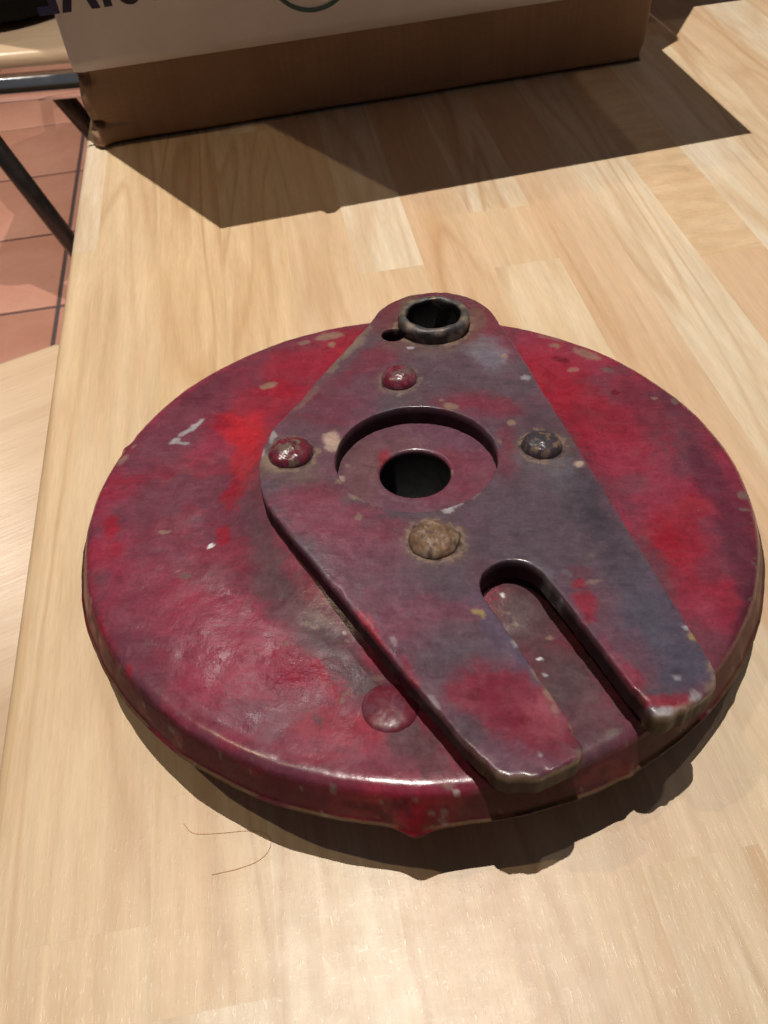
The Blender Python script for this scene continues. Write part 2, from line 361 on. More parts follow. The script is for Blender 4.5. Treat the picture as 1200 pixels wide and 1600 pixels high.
PLATE_MARKS = [
    (29.1,-12.1,0.04,-0.026,-0.048,-0.034,'slate',0.7,0.2),
    (9.0,31.7,0.061,-0.001,-0.001,-0.082,'slate',0.5,0.25),
    (35.1,-29.8,0.061,-0.043,-0.057,-0.042,'slate',0.6,0.2),
    (6.8,-59.6,0.084,-0.039,-0.064,-0.09,'slate',0.45,0.25),
    (43.3,-52.4,0.106,0.031,0.045,-0.065,'slate',0.4,0.25),
    (5.2,74.6,0.044,0.0,-0.001,-0.044,'maroon',0.6,0.3),
    (20.1,58.7,0.102,-0.004,-0.001,-0.057,'redmar',0.7,0.3),
    (-12.1,45.3,0.073,0.027,0.117,-0.111,'redmar',0.7,0.3),
    (-6.2,70.9,0.162,0.005,-0.002,-0.066,'maroon',0.6,0.3),
    (-16.7,29.0,0.077,0.031,0.113,-0.11,'plum',0.6,0.3),
    (12.8,41.4,0.057,-0.013,-0.048,-0.072,'slate',0.75,0.3),
    (21.5,47.3,0.135,-0.05,-0.114,-0.102,'bluewhite',0.75,0.45),
    (16.8,49.8,0.26,-0.008,-0.006,-0.241,'bluewhite',0.5,0.5),
    (-0.6,52.0,0.085,-0.007,-0.061,-0.177,'greybrown',0.5,0.4),
    (26.4,19.3,0.106,0.03,0.049,-0.055,'slate',0.7,0.3),
    (11.5,19.5,0.095,-0.002,-0.002,-0.117,'plum',0.4,0.3),
    (19.5,21.8,0.093,-0.016,-0.077,-0.206,'redmar',0.75,0.35),
    (8.9,23.1,0.187,-0.002,-0.005,-0.375,'redmar',0.5,0.4),
    (24.2,-2.3,0.341,-0.021,-0.001,-0.12,'redmar',0.6,0.35),
    (24.0,8.1,0.423,-0.025,-0.002,-0.188,'redmar',0.5,0.4),
    (-26.9,20.0,0.086,0.028,0.073,-0.117,'purple',0.7,0.3),
    (-28.9,5.9,0.116,0.013,-0.001,-0.077,'slate',0.45,0.3),
    (-30.4,-7.1,0.12,0.001,-0.067,-0.259,'greybrown',0.6,0.35),
    (-24.4,32.3,0.096,0.035,0.186,-0.222,'redmar',0.4,0.4),
    (-26.5,15.7,0.094,0.005,-0.089,-0.588,'redmar',0.3,0.4),
    (-24.2,-21.3,0.087,-0.013,-0.062,-0.126,'magenta',0.8,0.3),
    (-12.5,-32.0,0.078,-0.021,-0.065,-0.107,'magenta',0.7,0.3),
    (-21.8,-14.3,0.156,0.015,-0.001,-0.268,'redmar',0.5,0.4),
    (-6.0,-41.9,0.081,-0.025,-0.068,-0.114,'plum',0.7,0.3),
    (-3.7,-27.8,0.165,0.006,0.001,-0.297,'redmar',0.5,0.35),
    (-10.9,-21.3,0.211,-0.013,-0.094,-0.376,'redmar',0.5,0.35),
    (13.0,-25.6,0.083,-0.002,0.0,-0.081,'slate',0.5,0.3),
    (26.9,-21.3,0.066,-0.031,-0.057,-0.064,'slate',0.8,0.25),
    (34.6,-33.9,0.084,-0.051,-0.081,-0.075,'slate',0.6,0.3),
    (35.5,5.3,0.14,0.018,0.042,-0.078,'darkslate',0.6,0.3),
    (40.9,-12.2,0.183,0.048,0.048,-0.061,'darkslate',0.75,0.35),
    (45.7,-31.8,0.247,0.065,0.046,-0.063,'darkslate',0.8,0.35),
    (51.3,-52.4,0.139,0.037,0.041,-0.061,'bluegrey',0.9,0.3),
    (55.2,-65.4,0.174,-0.037,0.002,-0.166,'bluegrey',0.9,0.3),
    (45.6,-37.8,0.118,-0.018,0.0,-0.09,'slate',0.5,0.3),
    (35.9,-7.4,0.138,-0.066,-0.107,-0.11,'greyblue',0.4,0.4),
    (39.3,-52.5,0.159,0.05,0.057,-0.082,'plum',0.7,0.3),
    (43.9,-65.5,0.165,0.058,0.064,-0.092,'plum',0.65,0.3),
    (-0.0,-52.9,0.073,-0.031,-0.074,-0.104,'plum',0.7,0.3),
    (-5.5,-53.0,0.102,-0.051,-0.139,-0.165,'magenta',0.4,0.3),
    (8.2,-52.8,0.117,-0.034,-0.083,-0.182,'magenta',0.4,0.3),
    (12.1,-61.2,0.113,-0.055,-0.095,-0.134,'slate',0.75,0.3),
    (20.3,-56.1,0.208,0.091,0.06,-0.078,'blueslate',0.8,0.35),
    (27.1,-68.8,0.332,0.143,0.074,-0.103,'blueslate',0.6,0.4),
    (8.1,-66.0,0.148,-0.046,-0.073,-0.17,'slate',0.6,0.3),
    (19.3,-49.2,0.303,-0.016,0.002,-0.236,'slate',0.5,0.3),
    (5.5,-41.9,0.117,0.0,0.001,-0.205,'slate',0.4,0.3),
    (19.2,-74.9,0.078,-0.04,-0.071,-0.113,'blood',0.95,0.6),
    (13.7,-72.1,0.16,-0.005,0.003,-0.203,'blood',0.9,0.6),
    (24.7,-81.8,0.125,-0.074,-0.095,-0.141,'blood',0.85,0.5),
    (27.7,-76.2,0.202,-0.118,-0.102,-0.146,'rose2',0.6,0.4),
    (19.7,-85.8,0.142,-0.031,-0.067,-0.378,'plum',0.55,0.4),
    (11.6,-80.7,0.192,-0.144,-0.292,-0.305,'darkslate',0.5,0.5),
    (13.1,-72.8,0.667,-0.021,0.012,-0.683,'darkred',0.4,0.5),
    (22.6,-78.4,0.689,-0.052,0.014,-0.722,'darkred',0.5,0.5),
    (19.3,-73.4,0.504,-0.029,0.012,-0.689,'darkred',0.35,0.5),
    (37.7,-49.9,0.444,0.035,0.077,-0.223,'redmar2',0.8,0.5),
    (36.6,-43.9,0.601,-0.072,0.005,-0.677,'redmar2',0.8,0.6),
    (36.7,-40.7,0.274,-0.032,0.003,-0.442,'redmar',0.3,0.4),
    (-8.7,-57.3,0.526,0.277,0.136,-0.177,'redmar2',0.9,0.6),
    (-10.2,-53.9,0.429,-0.095,-0.271,-0.62,'rose2',0.8,0.6),
    (0.4,-67.7,1.083,0.596,0.142,-0.182,'redmar2',0.6,0.6),
    (-5.1,-61.4,1.262,0.706,0.137,-0.169,'redmar2',0.5,0.6),
    (44.0,-68.6,0.195,-0.19,-0.353,-0.237,'redmar2',0.6,0.45),
    (48.7,-73.6,0.166,-0.043,-0.06,-0.684,'redmar2',0.75,0.5),
    (41.6,-64.0,0.637,0.267,0.094,-0.121,'magenta',0.6,0.5),
    (52.1,-74.3,0.332,0.007,0.285,-0.906,'redmar2',0.5,0.5),
    (27.1,-37.9,0.104,-0.052,-0.291,-0.349,'slate',0.4,0.4),
    (30.2,-42.6,0.645,0.277,0.106,-0.122,'bluewhite',0.25,0.5),
    (-13.5,-47.6,0.957,0.594,0.071,-0.072,'magenta',0.3,0.5),
    (12.9,4.2,0.662,-0.015,-0.004,-0.423,'plum',0.0,0.5),
    (-5.4,32.6,0.15,0.005,-0.002,-0.129,'greybrown',0.55,0.45),
    (-32.7,-0.7,0.128,0.017,-0.001,-0.12,'chipbrown',0.6,0.4),
    (33.6,2.7,0.132,-0.012,-0.001,-0.131,'chipbrown',0.55,0.45),
    (33.1,-2.9,0.123,-0.025,-0.069,-0.242,'greyblue',0.5,0.4),
    (5.4,-32.0,0.135,0.0,0.0,-0.139,'chipbrown',0.8,0.55),
    (4.6,62.9,0.071,0.0,-0.002,-0.076,'chipbrown',0.55,0.4),
    (-3.3,78.9,0.318,-0.052,-0.067,-0.091,'chipbrown',0.6,0.5),
    (17.3,66.3,0.248,-0.008,-0.003,-0.121,'chipbrown',0.6,0.4),
    (15.9,51.6,0.128,0.006,0.073,-0.316,'greybrown',0.4,0.4),
    (-22.8,46.9,0.473,-0.202,-0.085,-0.06,'chip',0.65,0.5),
    (-31.2,26.1,1.001,-0.43,-0.125,-0.096,'chip',0.45,0.5),
    (-18.6,56.1,0.382,-0.15,-0.275,-0.195,'chip',0.6,0.5),
    (-38.8,8.2,1.072,-0.092,-0.2,-0.373,'whitechip',0.9,0.7),
    (-40.8,1.7,0.97,0.151,-0.004,-0.544,'whitechip',0.9,0.6),
    (-38.3,-3.2,0.258,-0.06,-0.3,-0.386,'chip',0.6,0.5),
    (-40.4,-5.8,0.663,0.105,-0.002,-0.335,'chipbrown',0.6,0.5),
    (-21.7,6.4,0.363,0.033,-0.002,-0.267,'pinkchip',0.95,0.7),
    (-20.1,4.0,0.65,0.056,-0.003,-0.378,'pinkchip',0.8,0.7),
    (-18.7,-10.0,1.022,0.088,-0.004,-1.033,'chip',0.7,0.7),
    (-13.6,-16.0,0.366,-0.076,-0.788,-1.386,'chip',0.8,0.75),
    (-9.0,-18.8,0.513,-0.067,-0.551,-1.447,'chip',0.8,0.75),
    (-1.4,-20.6,1.072,0.029,-0.0,-1.49,'whitechip',0.9,0.8),
    (8.3,-19.9,0.718,-0.006,-0.0,-0.746,'whitechip',1,0.75),
    (11.0,-18.1,0.414,0.125,0.777,-1.156,'whitechip',0.85,0.7),
    (14.5,-15.6,0.459,0.166,1.064,-1.283,'chip',0.85,0.7),
    (-13.1,-23.0,1.288,0.089,0.001,-0.908,'chip',0.85,0.8),
    (19.3,-0.3,2.024,-0.089,-0.003,-0.491,'chip',0.7,0.7),
    (18.4,2.9,1.501,-0.061,-0.008,-0.957,'chip',0.8,0.8),
    (9.6,21.6,0.429,-0.041,-0.167,-0.67,'chip',0.9,0.7),
    (7.1,24.0,1.394,-0.004,-0.025,-1.664,'chip',0.8,0.8),
    (25.9,13.6,0.971,-0.061,-0.012,-1.022,'chip',0.9,0.8),
    (26.0,45.5,0.88,-0.051,-0.016,-0.736,'chip',0.9,0.8),
    (31.4,34.5,0.684,-0.052,-0.014,-0.787,'whitechip',0.7,0.8),
    (42.1,-3.7,0.692,-0.084,-0.005,-0.806,'pinkchip',1,0.8),
    (-2.4,51.0,0.851,0.062,0.19,-1.405,'white',1,0.9),
    (22.2,5.5,1.492,-0.079,-0.008,-0.942,'chip',0.5,0.7),
    (14.4,-52.0,0.711,-0.172,-0.369,-1.092,'yellowchip',0.95,0.7),
    (15.3,-52.7,0.813,-0.558,-1.173,-1.056,'yellowchip',0.8,0.7),
    (17.9,-44.0,1.186,-0.055,0.008,-1.075,'chip',0.3,0.5),
    (22.3,-60.1,0.74,-0.39,-0.751,-1.01,'whitechip',0.7,0.7),
    (25.9,-68.1,1.282,0.64,0.333,-0.415,'chip',0.8,0.6),
    (27.8,-72.6,1.308,0.655,0.298,-0.38,'chip',0.8,0.6),
    (28.7,-75.9,1.407,0.559,0.471,-0.726,'chip',0.7,0.6),
    (30.3,-76.4,2.747,-0.298,0.021,-1.183,'redhot',0.5,0.7),
    (31.3,-80.3,1.959,0.399,0.252,-0.606,'chip',0.8,0.6),
    (24.8,-85.5,2.139,-0.187,0.054,-2.56,'white',0.8,0.7),
    (32.4,-85.3,1.076,-0.132,0.018,-0.859,'chip',0.9,0.6),
    (29.4,-88.2,0.371,0.155,0.753,-1.222,'chip',0.7,0.6),
    (21.1,-90.6,0.337,-0.024,0.026,-1.153,'chip',0.9,0.6),
    (16.0,-89.4,0.422,-0.123,-0.346,-1.262,'chip',0.8,0.6),
    (12.1,-86.0,1.141,0.698,0.253,-0.324,'chip',0.75,0.6),
    (9.4,-82.1,1.343,0.823,0.247,-0.309,'chip',0.6,0.6),
    (57.6,-55.9,1.282,-0.271,0.028,-2.399,'white',1,0.8),
    (58.7,-58.0,0.714,-0.545,-0.735,-0.673,'yellowchip',1,0.75),
    (60.5,-65.3,1.315,-0.118,0.125,-0.565,'chip',0.9,0.6),
    (60.2,-68.6,1.63,-0.382,0.009,-0.562,'chip',0.8,0.6),
    (53.1,-68.0,1.14,-0.396,-0.435,-2.086,'white',0.9,0.8),
    (53.4,-66.9,0.894,-0.182,0.013,-0.826,'darkslate',0.6,0.5),
    (55.8,-72.8,0.772,0.066,0.492,-1.193,'white',0.8,0.6),
    (59.0,-70.6,0.913,-0.211,0.012,-0.76,'chip',0.7,0.6),
    (49.4,-76.1,0.462,-0.055,0.123,-1.037,'white',0.9,0.6),
    (47.9,-77.5,0.601,-0.113,0.019,-1.034,'chip',0.9,0.6),
    (52.8,-75.7,0.354,0.036,0.333,-0.813,'chip',0.9,0.6),
    (39.8,-43.5,0.496,0.034,0.478,-1.364,'chip',0.6,0.6),
    (37.3,-53.4,0.833,-0.106,0.031,-2.912,'redmar',0.4,0.5),
    (-30.4,35.6,0.879,0.096,-0.019,-1.027,'chip',0.0,0.5),
    (-17.0,61.6,0.494,0.031,-0.007,-0.268,'chip',0.5,0.5),
    (40.9,-35.4,0.777,-0.103,0.012,-2.529,'chip',0.3,0.5),
    (-3.2,-59.8,1.516,0.922,0.485,-0.533,'whitechip',0.5,0.6),
    (5.0,-74.4,1.619,0.99,0.337,-0.403,'whitechip',0.5,0.6),
    (34.7,34.4,1.097,-0.094,-0.019,-1.049,'chip',0.0,0.6),
    (34.6,-40.7,0.62,-0.332,-0.883,-1.041,'greyblue',0.7,0.6),
]
HUB_MARKS = [
    (0.4,10.2,0.044,0.001,-0.0,-0.049,'plum',0.8,0.3),
    (-15.1,-0.3,0.146,0.01,-0.0,-0.068,'hubgrey',0.75,0.3),
    (-8.8,10.3,0.095,0.004,-0.001,-0.094,'hubgrey',0.6,0.3),
    (15.5,-0.4,0.149,-0.005,-0.0,-0.101,'hubred',0.6,0.3),
    (7.0,-7.9,0.101,-0.0,-0.0,-0.208,'hubred',0.5,0.3),
    (-7.8,4.4,0.481,0.022,-0.001,-0.192,'redhot',0.6,0.5),
    (8.8,6.1,0.29,-0.003,-0.001,-0.19,'hubred',0.6,0.4),
    (-18.3,3.1,1.44,0.114,-0.007,-1.266,'chip',0.9,0.7),
    (9.7,0.1,1.479,-0.018,-0.005,-0.977,'chip',0.9,0.8),
    (-2.9,-8.6,1.511,0.046,-0.003,-1.373,'chip',0.9,0.8),
    (-19.6,-2.3,0.977,0.083,-0.003,-0.788,'pinkchip',0.8,0.7),
]

def paint_field(x, y, c, bare, marks, seed):
    """lay the marks one after another over the ground colour c (N,3); x, y in mm"""
    wx = (fbm(x / 4.0, y / 4.0, seed, 4) - 0.5) * 5.0
    wy = (fbm(x / 4.0 + 50, y / 4.0 + 50, seed + 5, 4) - 0.5) * 5.0
    fx = (fbm(x / 1.1, y / 1.1, seed + 9, 3) - 0.5) * 1.4
    fy = (fbm(x / 1.1 + 31, y / 1.1, seed + 12, 3) - 0.5) * 1.4
    crisp = fbm(x / 1.7, y / 1.2, seed + 20, 4)
    for (cx, cy, a, b, d, e, key, st, sh) in marks:
        if st <= 0: continue
        if key in ('chip', 'greychip', 'whitechip'): st = st * .8
        size = 1.0 / max(1e-6, math.sqrt(abs(a * e - b * d)))
        k = min(1.0, size / 6.0)
        dx, dy = x + wx * k + fx * min(1, size / 2.0) * .8 - cx, y + wy * k + fy * min(1, size / 2.0) * .8 - cy
        r = np.sqrt((a * dx + b * dy) ** 2 + (d * dx + e * dy) ** 2)
        w = (1.0 - sh) * 0.9 + 0.08
        m = st * (1 - sstep(r, 1.0 - w, 1.0 + w))
        m = .65 * m + .35 * st * sstep(m / st + (crisp - .5) * .75, .32, .68)
        m = m[:, None]
        c = c * (1 - m) + PC[key] * m
        bare = bare * (1 - m[:, 0]) + BARE.get(key, 0) * m[:, 0]
    return c, bare

def set_paint(me, col, bare, scuff=None):
    ca = me.color_attributes.new('paint', 'FLOAT_COLOR', 'POINT')
    ca.data.foreach_set('color', np.c_[col, np.ones(len(col))].astype(np.float32).ravel())
    fa = me.attributes.new('bare', 'FLOAT', 'POINT')
    fa.data.foreach_set('value', bare.astype(np.float32))
    if scuff is not None:
        sa = me.attributes.new('scuff', 'FLOAT', 'POINT'); sa.data.foreach_set('value', scuff.astype(np.float32))

# ------------------------------------------------------------------ shader helpers
class NT:
    def __init__(self, name):
        self.m = bpy.data.materials.new(name); self.m.use_nodes = True
        self.t = self.m.node_tree; self.n = self.t.nodes
        self.b = self.n['Principled BSDF']
    def node(self, typ, **kw):
        nd = self.n.new(typ)
        for k, v in kw.items():
            if k.startswith('i_'):
                nd.inputs[k[2:]].default_value = v
            else:
                setattr(nd, k, v)
        return nd
    def l(self, a, b): self.t.links.new(a, b)
    def val(self, sock, v):
        if hasattr(v, 'is_output') or isinstance(v, bpy.types.NodeSocket): self.l(v, sock)
        else: sock.default_value = v
    def math(self, op, a, b=0.0, c=0.0, clamp=False):
        nd = self.node('ShaderNodeMath', operation=op, use_clamp=clamp)
        self.val(nd.inputs[0], a); self.val(nd.inputs[1], b); self.val(nd.inputs[2], c)
        return nd.outputs[0]
    def mix(self, f, a, b, blend='MIX'):
        nd = self.node('ShaderNodeMix', data_type='RGBA', blend_type=blend)
        self.val(nd.inputs[0], f); self.val(nd.inputs[6], a); self.val(nd.inputs[7], b)
        return nd.outputs[2]
    def noise(self, vec, scale, detail=3.0, rough=0.5, dist=0.0):
        nd = self.node('ShaderNodeTexNoise')
        if vec is not None: self.l(vec, nd.inputs['Vector'])
        nd.inputs['Scale'].default_value = scale; nd.inputs['Detail'].default_value = detail
        nd.inputs['Roughness'].default_value = rough; nd.inputs['Distortion'].default_value = dist
        return nd.outputs['Fac']
    def maprange(self, v, a, b, c, d):
        nd = self.node('ShaderNodeMapRange')
        self.val(nd.inputs[0], v)
        for i, q in enumerate((a, b, c, d)): self.val(nd.inputs[i + 1], q)
        return nd.outputs[0]
    def vmath(self, op, a, b=None, s=None):
        nd = self.node('ShaderNodeVectorMath', operation=op)
        self.val(nd.inputs[0], a)
        if b is not None: self.val(nd.inputs[1], b)
        if s is not None: self.val(nd.inputs['Scale'], s)
        return nd.outputs[0]
    def bump(self, h, dist, strength=1.0, normal=None):
        nd = self.node('ShaderNodeBump')
        self.l(h, nd.inputs['Height']); nd.inputs['Distance'].default_value = dist; nd.inputs['Strength'].default_value = strength
        if normal is not None: self.l(normal, nd.inputs['Normal'])
        return nd.outputs[0]

def paint_material():
    g = NT('aged_paint')
    oc = g.node('ShaderNodeTexCoord').outputs['Object']
    col = g.node('ShaderNodeAttribute', attribute_name='paint').outputs['Color']
    bare = g.node('ShaderNodeAttribute', attribute_name='bare').outputs['Fac']
    n1 = g.noise(oc, 260, 5, .6, .6)
    n2 = g.noise(oc, 1100, 4, .65)
    n3 = g.noise(oc, 90, 4, .6, 1.0)
    sm = g.node('ShaderNodeMapping'); g.l(oc, sm.inputs['Vector']); sm.inputs['Scale'].default_value = (160, 900, 300); sm.inputs['Rotation'].default_value = (0, 0, .25)
    n4 = g.noise(sm.outputs[0], 1.0, 4, .6)
    f = g.math('MULTIPLY', g.maprange(n1, .25, .75, .80, 1.20), g.maprange(n2, .3, .7, .84, 1.16))
    f = g.math('MULTIPLY', f, g.maprange(n4, .3, .7, .90, 1.10))
    c = g.vmath('SCALE', col, s=f)
    # thin irregular greyish film, a haze of sheen mixed into the colour
    film = g.maprange(n3, .5, .8, 0.0, .16)
    c = g.mix(film, c, (.12, .085, .10, 1))
    # tiny light specks of dust and pin chips
    vor = g.node('ShaderNodeTexVoronoi', feature='F1'); g.l(oc, vor.inputs['Vector']); vor.inputs['Scale'].default_value = 330
    spk = g.math('LESS_THAN', vor.outputs['Distance'], g.maprange(g.noise(oc, 60, 2), .45, .75, 0.02, 0.13))
    rnd = g.node('ShaderNodeSeparateColor'); g.l(vor.outputs['Color'], rnd.inputs[0])
    spk = g.math('MULTIPLY', spk, g.math('GREATER_THAN', rnd.outputs[0], .90))
    c = g.mix(g.math('MULTIPLY', spk, .3), c, (.32, .25, .2, 1))
    # dark pits
    vor2 = g.node('ShaderNodeTexVoronoi', feature='F1'); g.l(oc, vor2.inputs['Vector']); vor2.inputs['Scale'].default_value = 210
    rnd2 = g.node('ShaderNodeSeparateColor'); g.l(vor2.outputs['Color'], rnd2.inputs[0])
    pit = g.math('MULTIPLY', g.maprange(vor2.outputs['Distance'], .10, .22, 1, 0), g.math('GREATER_THAN', rnd2.outputs[1], .86))
    c = g.mix(g.math('MULTIPLY', pit, .22), c, (.035, .018, .024, 1))
    g.l(c, g.b.inputs['Base Color'])
    r = g.math('ADD', g.maprange(n1, .3, .7, .19, .29), g.math('MULTIPLY', bare, .22))
    r = g.math('ADD', r, g.maprange(n3, .35, .7, -.04, .10))
    g.l(r, g.b.inputs['Roughness'])
    inv = g.math('SUBTRACT', 1.0, bare, clamp=True)
    g.l(g.math('ADD', g.math('MULTIPLY', inv, .42), .12), g.b.inputs['Specular IOR Level'])
    g.l(g.math('MULTIPLY', inv, .22), g.b.inputs['Coat Weight'])
    g.b.inputs['Coat Roughness'].default_value = .22
    h = g.math('ADD', g.math('MULTIPLY', g.noise(oc, 150, 4, .55), 1.0), g.math('ADD', g.math('MULTIPLY', n2, .12), g.math('MULTIPLY', g.noise(oc, 2600, 2, .5), .06)))
    h = g.math('SUBTRACT', h, g.math('MULTIPLY', bare, .25))
    h = g.math('SUBTRACT', h, g.math('MULTIPLY', pit, .08))
    h = g.math('ADD', h, g.math('MULTIPLY', n4, .06))
    scu = g.node('ShaderNodeAttribute', attribute_name='scuff').outputs['Fac']
    h = g.math('ADD', h, g.math('MULTIPLY', scu, g.math('MULTIPLY', g.noise(oc, 700, 3, .6), 1.6)))
    nn = g.bump(h, .00022, .7)
    g.l(nn, g.b.inputs['Normal']); g.l(nn, g.b.inputs['Coat Normal'])
    return g.m

def metal_rust_material():
    g = NT('oily_rusty_steel')
    oc = g.node('ShaderNodeTexCoord').outputs['Object']
    n = g.noise(oc, 220, 6, .65, .8); n2 = g.noise(oc, 900, 4, .6)
    ge = g.node('ShaderNodeNewGeometry')
    up = g.node('ShaderNodeAttribute', attribute_name='paint').outputs['Color']
    c = g.vmath('SCALE', up, s=g.maprange(n, .25, .75, .5, 1.5))
    g.l(c, g.b.inputs['Base Color'])
    g.b.inputs['Metallic'].default_value = .25
    g.l(g.maprange(n, .3, .7, .32, .62), g.b.inputs['Roughness'])
    nn = g.bump(g.math('ADD', n, g.math('MULTIPLY', n2, .3)), .0005, .7)
    g.l(nn, g.b.inputs['Normal'])
    return g.m

def wood_material():
    g = NT('beech_strips')
    pos = g.node('ShaderNodeNewGeometry').outputs['Position']
    def oa(nm):
        nd = g.node('ShaderNodeAttribute', attribute_type='OBJECT', attribute_name=nm); return nd.outputs['Fac']
    tone, shift, cross = oa('tone'), oa('shift'), oa('cross')
    comb = g.node('ShaderNodeCombineXYZ'); g.val(comb.inputs[0], g.maprange(cross, 0, 1, 1.0, .30)); g.val(comb.inputs[1], g.maprange(cross, 0, 1, .10, 1.0)); comb.inputs[2].default_value = 1.0
    p = g.vmath('MULTIPLY', pos, comb.outputs[0])
    off = g.node('ShaderNodeCombineXYZ'); g.val(off.inputs[0], g.math('MULTIPLY', shift, 3.1)); g.val(off.inputs[1], g.math('MULTIPLY', shift, 7.7))
    p = g.vmath('ADD', p, off.outputs[0])
    # figure: contour lines of a stretched noise
    base = g.noise(p, 26, 2.0, .45, .4)
    rings = g.math('PINGPONG', g.math('MULTIPLY', base, 9.0), .5)
    line = g.math('MULTIPLY', g.maprange(rings, .0, .22, 1, 0), g.maprange(g.noise(p, 30, 2), .36, .60, .2, 1))
    broad = g.noise(p, 125, 4, .65, .3)
    big = g.noise(p, 14, 2, .5)
    fine = g.node('ShaderNodeMapping'); g.l(p, fine.inputs['Vector']); fine.inputs['Scale'].default_value = (1500, 1300, 1)
    fn = g.noise(fine.outputs[0], 1.0, 3, .6)
    streak = g.node('ShaderNodeMapping'); g.l(p, streak.inputs['Vector']); streak.inputs['Scale'].default_value = (330, 160, 1)
    sn = g.noise(streak.outputs[0], 1.0, 4, .62)
    ramp = g.node('ShaderNodeValToRGB'); g.l(tone, ramp.inputs[0])
    e = ramp.color_ramp.elements
    e[0].position = 0; e[0].color = (.735, .625, .48, 1)        # pale cream
    e[1].position = 1; e[1].color = (.62, .35, .195, 1)         # orange pink
    for q, cc in ((.25, (.70, .55, .375, 1)), (.5, (.68, .485, .29, 1)), (.75, (.64, .43, .275, 1))):
        x = e.new(q); x.color = cc
    c = ramp.outputs[0]
    c = g.mix(g.math('MULTIPLY', line, .62), c, (.44, .23, .10, 1))
    c = g.mix(g.maprange(broad, .38, .66, 0.0, .60), c, (.54, .34, .17, 1))
    c = g.mix(g.maprange(big, .38, .62, 0.0, .40), c, (.72, .59, .42, 1))
    c = g.vmath('SCALE', c, s=g.math('MULTIPLY', g.maprange(fn, .3, .7, .945, 1.055), g.maprange(sn, .3, .7, .91, 1.08)))
    # short pore flecks
    fl = g.node('ShaderNodeMapping'); g.l(pos, fl.inputs['Vector']); fl.inputs['Scale'].default_value = (1400, 230, 1)
    fk = g.noise(fl.outputs[0], 1.0, 1.5, .5)
    c = g.mix(g.maprange(fk, .70, .78, 0, .08), c, (.42, .25, .13, 1))
    g.l(c, g.b.inputs['Base Color'])
    # embossed laminate: short strokes along the grain and faint cross strokes
    em = g.node('ShaderNodeMapping'); g.l(pos, em.inputs['Vector']); em.inputs['Scale'].default_value = (1900, 330, 1)
    e1 = g.noise(em.outputs[0], 1.0, 3, .6)
    em2 = g.node('ShaderNodeMapping'); g.l(pos, em2.inputs['Vector']); em2.inputs['Scale'].default_value = (400, 1700, 1); em2.inputs['Rotation'].default_value = (0, 0, .12)
    e2 = g.noise(em2.outputs[0], 1.0, 3, .6)
    h = g.math('ADD', g.maprange(e1, .56, .66, 0, 1), g.math('MULTIPLY', g.maprange(e2, .54, .70, 0, 1), .35))
    h = g.math('ADD', h, g.math('MULTIPLY', g.noise(pos, 70, 3), .7))
    nn = g.bump(h, .000022, .8)
    g.l(nn, g.b.inputs['Normal'])
    dash = g.math('MAXIMUM', g.maprange(e1, .56, .64, 0, 1), g.math('MULTIPLY', g.maprange(e2, .58, .66, 0, 1), .6))
    g.l(g.math('SUBTRACT', g.maprange(g.noise(pos, 160, 3), .3, .7, .42, .50), g.math('MULTIPLY', dash, .10)), g.b.inputs['Roughness'])
    g.b.inputs['Specular IOR Level'].default_value = .7
    g.b.inputs['Coat Weight'].default_value = .22; g.b.inputs['Coat Roughness'].default_value = .34
    return g.m

def tile_material():
    g = NT('terracotta')
    pos = g.node('ShaderNodeNewGeometry').outputs['Position']
    rn = g.node('ShaderNodeAttribute', attribute_type='OBJECT', attribute_name='shift').outputs['Fac']
    n = g.noise(pos, 7, 5, .6, .5); n2 = g.noise(pos, 60, 4, .6)
    c = g.mix(g.maprange(n, .3, .7, 0, 1), (.50, .225, .15, 1), (.60, .30, .215, 1))
    c = g.mix(g.maprange(n2, .3, .75, 0, .35), c, (.44, .20, .14, 1))
    c = g.vmath('SCALE', c, s=g.maprange(rn, 0, 1, .9, 1.1))
    g.l(c, g.b.inputs['Base Color'])
    g.l(g.maprange(n2, .3, .7, .4, .55), g.b.inputs['Roughness'])
    g.l(g.bump(g.math('ADD', n, g.math('MULTIPLY', n2, .2)), .004, .6), g.b.inputs['Normal'])
    return g.m

def plain(name, col, rough=.5, metal=0.0, nscale=80, var=.15, bumpd=0.0, spec=.5, coat=0.0):
    g = NT(name)
    oc = g.node('ShaderNodeTexCoord').outputs['Object']
    n = g.noise(oc, nscale, 5, .6)
    c = g.vmath('SCALE', tuple(col), s=g.maprange(n, .3, .7, 1 - var, 1 + var))
    g.l(c, g.b.inputs['Base Color'])
    g.l(g.maprange(n, .3, .7, rough - .05, rough + .05), g.b.inputs['Roughness'])
    g.b.inputs['Metallic'].default_value = metal
    g.b.inputs['Specular IOR Level'].default_value = spec
    g.b.inputs['Coat Weight'].default_value = coat
    if bumpd: g.l(g.bump(n, bumpd, .7), g.b.inputs['Normal'])
    return g.m

